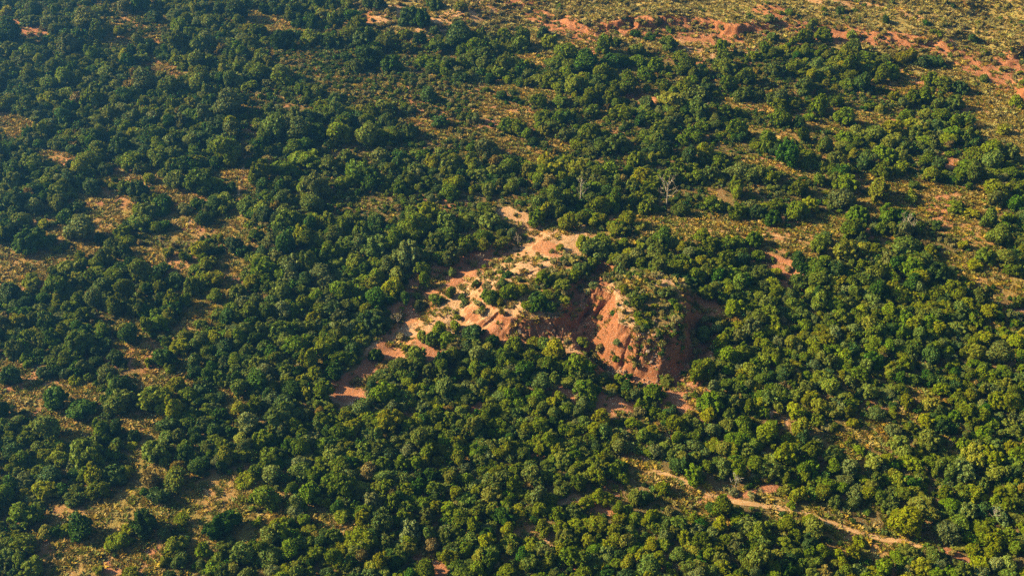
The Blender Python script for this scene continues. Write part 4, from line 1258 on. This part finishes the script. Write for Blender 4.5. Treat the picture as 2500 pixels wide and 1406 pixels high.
trees = sorted([p for p in PL if not p.shrub], key=lambda p: -p.pw)
shrubs = [p for p in PL if p.shrub]
in_frame = lambda p: 0 < p.u < 2500 and 0 < p.v < 1406
single = [p for p in trees if in_frame(p)][:300]
single_set = set(id(p) for p in single)
rest = [p for p in trees if id(p) not in single_set]
name_all(single, "tree")
name_all(shrubs, "shrub")

def stand(p, name, cat, group, parts):
    root = link(name, None)
    root.location = (p.x, p.y, p.z)
    root.rotation_euler = (*p.tilt, p.rot)
    tag(root, p.label, cat, group)
    r = p.w / 2
    for nm, me in parts:
        o = link(nm, me, root)
        o.scale = (r * p.sx, r * p.sy, r * p.sz)
    return root

for p in single:
    stand(p, "bush_tree", "tree", "trees of the savanna bush", [("trunk", TRUNK[p.shape]), ("crown", CROWN[p.kind, p.shape])])
for p in shrubs:
    stand(p, "shrub", "shrub", "shrubs on and around the open ground", [("stems", STEMS[p.shape]), ("foliage", SHRUB[p.kind, p.shape])])

# ------------------------------------------------------------------ dead trees: bare grey stems and limbs
DEAD = []
def dead_tree(u, v, h, spread, label, seed, n=7):
    x, y = place_px(np.array([u]), np.array([v]), h * .45)
    x, y = float(x[0]), float(y[0])
    DEAD.append((x, y, spread))
    root = link("dead_tree", None)
    root.location = (x, y, land1(x, y))
    tag(root, label, "dead tree", "bare dead trees")
    r = np.random.default_rng(seed)
    tk = tube([(0, 0, -.2), (.08, .05, h * .3), (.02, .15, h * .6), (.15, .1, h * .85), (.2, .15, h)], [h * .030, h * .024, h * .019, h * .011, .02], 7)
    link("trunk", mesh_from("trunk", *tk, [M_DEAD], True), root)
    for k in range(n):
        a = k * 2.4 + r.random()
        z0 = h * (.22 + .62 * k / n)
        L = spread * (1 - .55 * k / n) * (.7 + .5 * r.random())
        e = np.array([math.cos(a) * L, math.sin(a) * L, z0 + L * (.7 + .5 * r.random())])
        m = np.array([math.cos(a) * L * .5, math.sin(a) * L * .5, z0 + L * .28])
        g = [tube([(0.05, .08, z0), m, e], [h * .014, h * .010, .025], 5)]
        for _ in range(6):
            t = .35 + .6 * r.random()
            b = m * (1 - t) + e * t
            d = r.normal(size=3) * L * .32
            d[2] = abs(d[2])
            g.append(tube([b, b + d * .6, b + d], [h * .007, .035, .016], 4))
        link("limb", mesh_from("limb", *join(g), [M_DEAD], True), root)

dead_tree(1418, 463, 7.5, 1.6, "thinner of two tall bare grey dead trees in the middle of the wood", 1, 8)
dead_tree(1630, 470, 8.5, 3.0, "bushier pale grey dead tree above the long grass strip", 2, 11)
dead_tree(2214, 552, 6.0, 2.6, "bare grey dead tree among big crowns right of the grass strip", 3, 9)
dead_tree(1796, 1175, 2.8, 1.3, "low leafless dead tree just above the footpath", 4, 8)
dead_tree(2428, 1255, 3.2, .8, "whitish dead tree in the lower right corner wood", 5, 8)
dead_tree(1264, 587, 3.0, 1.2, "small grey dead tree in shadow at the top of the pale slope", 6, 7)
dead_tree(968, 782, 2.6, 1.3, "small bare grey tree at the shaded left edge of the reddish wash", 7, 7)
dead_tree(1171, 629, 2.6, .9, "small pale snag in shade left of the pale sandy slope", 8, 6)

# ------------------------------------------------------------------ the rest of the wood: past the largest 300, one mass
cell = 2.0
grid = {}
def put(x, y, r):
    grid.setdefault((int(x // cell), int(y // cell)), []).append((x, y, r))
def free(x, y, r):
    ci, cj = int(x // cell), int(y // cell)
    for i in range(ci - 3, ci + 4):
        for j in range(cj - 3, cj + 4):
            for a, b, c in grid.get((i, j), ()):
                if (a - x) ** 2 + (b - y) ** 2 < (.52 * (c + r)) ** 2:
                    return False
    return True
for p in PL:
    put(p.x, p.y, p.w / 2)

for x_, y_, s_ in DEAD:
    put(x_, y_, s_ * 1.1)
    put(x_ + .5, y_ - 2.2, 1.0)

NC = 60000
cy_ = np.sqrt(95 ** 2 + (430 ** 2 - 95 ** 2) * rng.random(NC))
cx_ = (rng.random(NC) - .5) * 2 * (cy_ * .50 + 55)
mk = masks(cx_, cy_)
cl = np.maximum.reduce([mk['g'], mk['s'], mk['r'], mk['c'], mk['b'], mk['p']])
hh = np.stack([mound_part(k, cx_, cy_)[0] for k in range(2)]).max(0)
thin = .5 + .45 * vn(cx_ * .8, cy_ * 2.3, 19, 3) + .40 * vn(cx_, cy_ * 2.0, 8, 4)
right = ss(-40, 80, cx_)
lim = np.where(cl > .25, -1, np.where(hh > .4, -1, (.88 - .50 * ss(205, 260, cy_) * ss(-110, -30, cx_) - .16 * ss(-20, -60, cx_) * ss(200, 160, cy_)
                + .12 * ss(175, 160, cy_) * ss(-40, -25, cx_) * ss(40, 20, cx_))))
u_, v_, _ = to_px(cx_, cy_, 2.0)
rad = np.clip(rng.lognormal(.38, .36, NC), .6, 1.3 + 1.0 * ss(165, 225, cy_))
# what the photograph shows as open ground is not hidden by a tree standing in front of it
hid = np.zeros(NC)
for f in (.3, .65, 1.0):
    m2 = masks(cx_, cy_ + f * rad * 1.5 * cy_ / CAM_H)
    hid = np.maximum.reduce([hid, m2['g'], m2['s'], m2['r'], m2['p'] * .9])
hid = np.maximum(hid, on_track(cx_, cy_, rad * 1.5) * 1.0)
lim = np.where((hid > .45) & (rng.random(NC) < .93), -1, lim)
fill = []
for i in range(NC):
    if thin[i] > lim[i]:
        continue
    if free(cx_[i], cy_[i], rad[i]):
        put(cx_[i], cy_[i], rad[i])
        fill.append(i)
# saplings close the gaps inside the wood
ok2 = (cl < .2) & (lim > 0) & (hh < .4) & (thin < lim + .22)
for i in np.nonzero(ok2)[0]:
    r2 = .45 + .7 * rng.random()
    if rng.random() < .75 - .4 * ss(205, 260, cy_[i]) * ss(-110, -30, cx_[i]) and free(cx_[i], cy_[i], r2 * 1.15):
        rad[i] = r2
        put(cx_[i], cy_[i], r2)
        fill.append(i)
fill = np.array(fill)
KN = ['d', 'm', 'y', 'g', 'b']
PROT = [STAND[k, s] for k in KN for s in range(8)]
fx_, fy_, fr = list(cx_[fill]), list(cy_[fill]), list(rad[fill])
fv = []
rk = np.random.default_rng(5)
for i in fill:
    t = ss(300, 2100, u_[i]) + .35 * ss(600, 1300, v_[i])
    pr = np.array([.36 - .28 * min(t, 1), .42 + .06 * t, .05 + .20 * t, .17, .012])  # more dark leaves leftwards, painting that side's dimmer light into the foliage colour
    k = rk.choice(5, p=pr / pr.sum())
    fv.append(k * 8 + rk.integers(8))
for p in rest:
    fx_.append(p.x); fy_.append(p.y); fr.append(p.w / 2)
    fv.append(KN.index(p.kind if p.kind in KN else 'm') * 8 + p.shape)
fx_, fy_, fr, fv = map(np.array, (fx_, fy_, fr, fv))
n = len(fx_)
fz = land(fx_, fy_)
turn = np.zeros((n, 3)); turn[:, 2] = rng.random(n) * 6.283
turn[:, :2] = rng.normal(size=(n, 2)) * .08
siz = fr[:, None] * np.clip(1 + np.array([.13, .13, .24]) * rng.normal(size=(n, 3)), .65, 1.5)
scatter("woodland", PROT, np.stack([fx_, fy_, fz], 1), turn, siz, fv,
        "dense green savanna bush of rounded crowns covering the plain", "woodland")

# low scrub: plateau, thin zones, wood edges
def cover(name, n_try, prob, protos, smin, smax, label, cat, flat=(1, 1), seed=1):
    r = np.random.default_rng(seed)
    y = np.sqrt(100 ** 2 + (425 ** 2 - 100 ** 2) * r.random(n_try))
    x = (r.random(n_try) - .5) * 2 * (y * .50 + 30)
    mk = masks(x, y)
    p = prob(x, y, mk)
    for tp, tw in TRACKS:
        p = p * ss(tw * .25, tw * .75, seg_dist(x, y, tp)[0])
    ok = r.random(n_try) < p
    x, y = x[ok], y[ok]
    z = land(x, y)
    m = len(x)
    t = np.zeros((m, 3)); t[:, 2] = r.random(m) * 6.283
    s = smin + (smax - smin) * r.random(m) ** 1.8
    sc = np.stack([s, s * (.8 + .4 * r.random(m)), s * (flat[0] + (flat[1] - flat[0]) * r.random(m))], 1)
    scatter(name, protos, np.stack([x, y, z], 1), t, sc, r.integers(len(protos), size=m), label, cat)
    return m

def p_scrub(x, y, mk):
    c = .5 + .5 * vn(x, y, 8, 5) + .25 * vn(x, y, 3, 6)
    far = ss(150, 60, np.abs(x - 190)) * ss(355, 400, y)
    hh = np.stack([mound_part(k, x, y)[0] for k in range(2)]).max(0)
    bare = np.maximum(mk['s'], mk['r'])
    p = mk['p'] * ss(.25, .6, c) * (.95 - .6 * far) + mk['b'] * .55 * (c > .4) + .16 * (1 - mk['p']) * (mk['g'] < .3)
    p = np.maximum(p, (hh > 2.6) * .6)
    p = np.maximum(p, (hh > .3) * .3)
    a_ = mound_part(0, x, y)[0]
    p = np.maximum(p, ((a_ > .3) & (a_ < 2.8) & (x > at(1262, 780)[0])) * .5)
    bare0 = np.maximum(mk['s'], mk['r'])
    rim = (bare0 > .08) & (bare0 < .9)
    k = .5 + .5 * vn(x, y, 3.0, 7) + .3 * vn(x, y, 1.2, 1)
    p = np.maximum(p, rim * .55)
    p = np.maximum(p, (bare0 > .5) * ss(.6, .85, k) * .3)
    return p * (1 - np.clip(bare, 0, 1) * np.where(hh > .3, .4, .35)) * (1 - mk['g'] * .8)
n1 = cover("scrub", 42000, p_scrub, [SHRUB['x', s] for s in range(4)] * 2 + [SHRUB['m', 1], SHRUB['g', 2], SHRUB['b', 3], SHRUB['b', 0]], .35, 1.2,
           "low olive scrub bushes scattered over the plateau and the thin bush", "scrub", (.7, 1.1), 3)

def p_grass(x, y, mk):
    bare = np.maximum(mk['s'], mk['r'])
    hh = np.stack([mound_part(k, x, y)[0] for k in range(2)]).max(0)
    c = .5 + .5 * vn(x, y, 2.2, 5) + .3 * vn(x, y, 6, 6)
    p = .10 + mk['g'] * 1.2 + mk['b'] * .5 + .35 * (hh > 2.5)
    return p * (.12 + .88 * ss(.3, .68, c)) * (1 - bare * .9) + bare * .45 * ss(.5, .75, .5 + .5 * vn(x, y, 3.0, 7) + .3 * vn(x, y, 1.2, 1))
n2 = cover("grass", 420000, p_grass, TUFT * 2 + HERB, .4, 1.35, "tufts of dry yellow grass growing in the clearings", "grass", (.25, .75), 4)
def p_pale(x, y, mk):
    bare = np.maximum(mk['s'], mk['r'])
    c = .5 + .5 * vn(x, y, 5, 5) + .35 * vn(x, y, 1.8, 6)
    return mk['p'] * (.25 + .75 * ss(.3, .65, c)) * (1 - bare * .9)
n4 = cover("plateau_grass", 130000, p_pale, PALE_TUFT, .6, 1.7, "pale olive grass tussocks covering the open plateau", "grass", (.45, .8), 14)
print("COUNTS seen", len(PL), "single", len(single), "shrubs", len(shrubs), "wood", n, "scrub", n1, "grass", n2)

def p_under(x, y, mk):
    cl = np.maximum.reduce([mk['g'], mk['s'], mk['r'], mk['p']])
    c = .5 + .5 * vn(x, y, 6, 2) + .3 * vn(x, y, 2.5, 3)
    return (1 - cl) * (1 - mk['c'] * .6) * (.15 + .85 * ss(.25, .75, c)) * .85
n3 = cover("undergrowth", 90000, p_under, [SHRUB[k, s] for k in 'dmdg' for s in range(4)],   .35, .95,
           "low green undergrowth filling the gaps between the trees", "undergrowth", (.7, 1.2), 6)

def p_herb(x, y, mk):
    cl = np.maximum.reduce([mk['s'], mk['r'], mk['p']])
    c = .5 + .5 * vn(x, y, 4, 2) + .3 * vn(x, y, 1.5, 3)
    return (1 - cl) * (.2 + .8 * ss(.3, .7, c)) * (1 - .6 * mk['g'])
n5 = cover("herbs", 170000, p_herb, HERB, .45, 1.1, "low green herbs and grass on the floor of the wood", "herbs", (.45, .8), 16)
print('UNDER', n3, n4, n5)
# ------------------------------------------------------------------ boulders and rubble below the fluted face
def rock_mesh(seed, mat):
    iv, jf = ico()
    r = np.random.default_rng(seed)
    d = r.normal(size=(9, 3)); d /= np.linalg.norm(d, axis=1)[:, None]
    v = iv.copy()
    for k in d:
        q = v @ k
        v = v - np.outer(np.maximum(q - (.55 + .2 * r.random()), 0), k)
    return mesh_from("rock", v * np.array([1, .8, .7]), jf, [mat])
ROCKS = [rock_mesh(i, M_ROCK if i % 2 else M_STONE) for i in range(8)]

rr_ = np.random.default_rng(21)
SPOTS = [(1566, 878), (1572, 890), (1580, 899), (1590, 884), (1602, 893), (1611, 888), (1588, 906), (1608, 905), (1556, 870), (1597, 915), (1575, 912), (1618, 900),
         (1340, 800), (1352, 812), (1362, 826), (1376, 836), (1390, 832), (1398, 846), (1270, 822), (1280, 828), (1668, 905), (1678, 892), (1592, 833), (1596, 842)]
nb = {}
for i, (u, v) in enumerate(SPOTS):
    x, y = place_px(np.array([u]), np.array([v]), .2)
    s = .42 + .35 * rr_.random()
    o = link("boulder", ROCKS[i % 8])
    o.location = (x[0], y[0], land1(x[0], y[0]) + s * .2)
    o.scale = (s, s, s)
    o.rotation_euler = (rr_.random() * .5, rr_.random() * .5, rr_.random() * 6)
    where = ("in the rubble under the fluted face" if i < 12 else "at the foot of the lower mound" if i < 18 else "in the small heap on the sandy flat" if i < 20
             else "by the right rim of the gully" if i < 22 else "on the crest corner of the fluted face")
    nb.setdefault(where, []).append((u, v, o, "grey" if i % 2 == 0 else "reddish"))
for where, lst in nb.items():
    for tone in ("grey", "reddish"):
        l2 = sorted([t for t in lst if t[3] == tone], key=lambda t: t[0])
        for j, (u, v, o, _) in enumerate(l2):
            nth = "" if len(l2) == 1 else ("leftmost " if j == 0 else "rightmost " if j == len(l2) - 1 else ["", "second ", "third ", "fourth ", "fifth ", "sixth "][j])
            tail = "" if nth == "" or nth.endswith("most ") else " from the left"
            tag(o, f"{nth}{tone} boulder {where}{tail}", "boulder", "boulders of the eroded mounds")

def p_rub(n, lines, wid_, seed):
    r = np.random.default_rng(seed)
    pts = []
    for ln in lines:
        P = np.array([[float(q) for q in w.split(',')] for w in ln.split()])
        t = r.random(n // len(lines)) * (len(P) - 1)
        i = np.minimum(t.astype(int), len(P) - 2)
        f = (t - i)[:, None]
        uv = P[i] * (1 - f) + P[i + 1] * f + r.normal(size=(len(t), 2)) * wid_ * np.array([10, 6])
        pts.append(np.stack(place_px(uv[:, 0], uv[:, 1]), 1))
    return np.concatenate(pts)
pts = p_rub(1500, ["1555,878 1585,892 1615,900", "1565,892 1598,912 1620,918", "1335,800 1365,830 1405,850", "1660,925 1690,890", "1300,85 1420,95 1520,90", "1560,85 1680,78 1780,90", "1470,880 1530,915"], 1.3, 8)
rz = np.random.default_rng(9)
s = .10 + .28 * rz.random(len(pts)) ** 2
scatter("rubble", ROCKS, np.column_stack([pts, land(pts[:, 0], pts[:, 1]) + s * .1]), rz.random((len(pts), 3)) * 6, np.stack([s, s, s], 1), rz.integers(8, size=len(pts)),
        "small stones and clods of earth below the eroded banks", "rubble")

# ------------------------------------------------------------------ the air: pale blue haze over the whole plain
def box(name, lo, hi):
    x0, y0, z0 = lo
    x1, y1, z1 = hi
    V = np.array([(x0, y0, z0), (x1, y0, z0), (x1, y1, z0), (x0, y1, z0), (x0, y0, z1), (x1, y0, z1), (x1, y1, z1), (x0, y1, z1)], float)
    F = np.array([(0, 3, 2, 1), (4, 5, 6, 7), (0, 1, 5, 4), (1, 2, 6, 5), (2, 3, 7, 6), (3, 0, 4, 7)])
    return mesh_from(name, V, F, [])
zmin = float(gz.min())
ex = float(max(abs(gxs[0]), gxs[-1], abs(gys[0]), gys[-1])) + 40
hz = box("haze", (-ex, -ex, zmin - 1.0), (ex, ex, max(CAM_H, float(gz.max())) + 6))
mh = bpy.data.materials.new("haze_air")
mh.use_nodes = True
hn = mh.node_tree
hn.nodes.clear()
ho = hn.nodes.new("ShaderNodeOutputMaterial")
pv_ = hn.nodes.new("ShaderNodeVolumePrincipled")
pv_.inputs["Color"].default_value = (.09, .36, 1.0, 1)
pv_.inputs["Absorption Color"].default_value = (1, 1, 1, 1)
pv_.inputs["Density"].default_value = HAZE
pv_.inputs["Anisotropy"].default_value = .87
hn.links.new(pv_.outputs[0], ho.inputs["Volume"])
hz.materials.append(mh)
tag(link("haze", hz), "thin bluish haze in the air over the whole plain", "haze", None, "stuff")
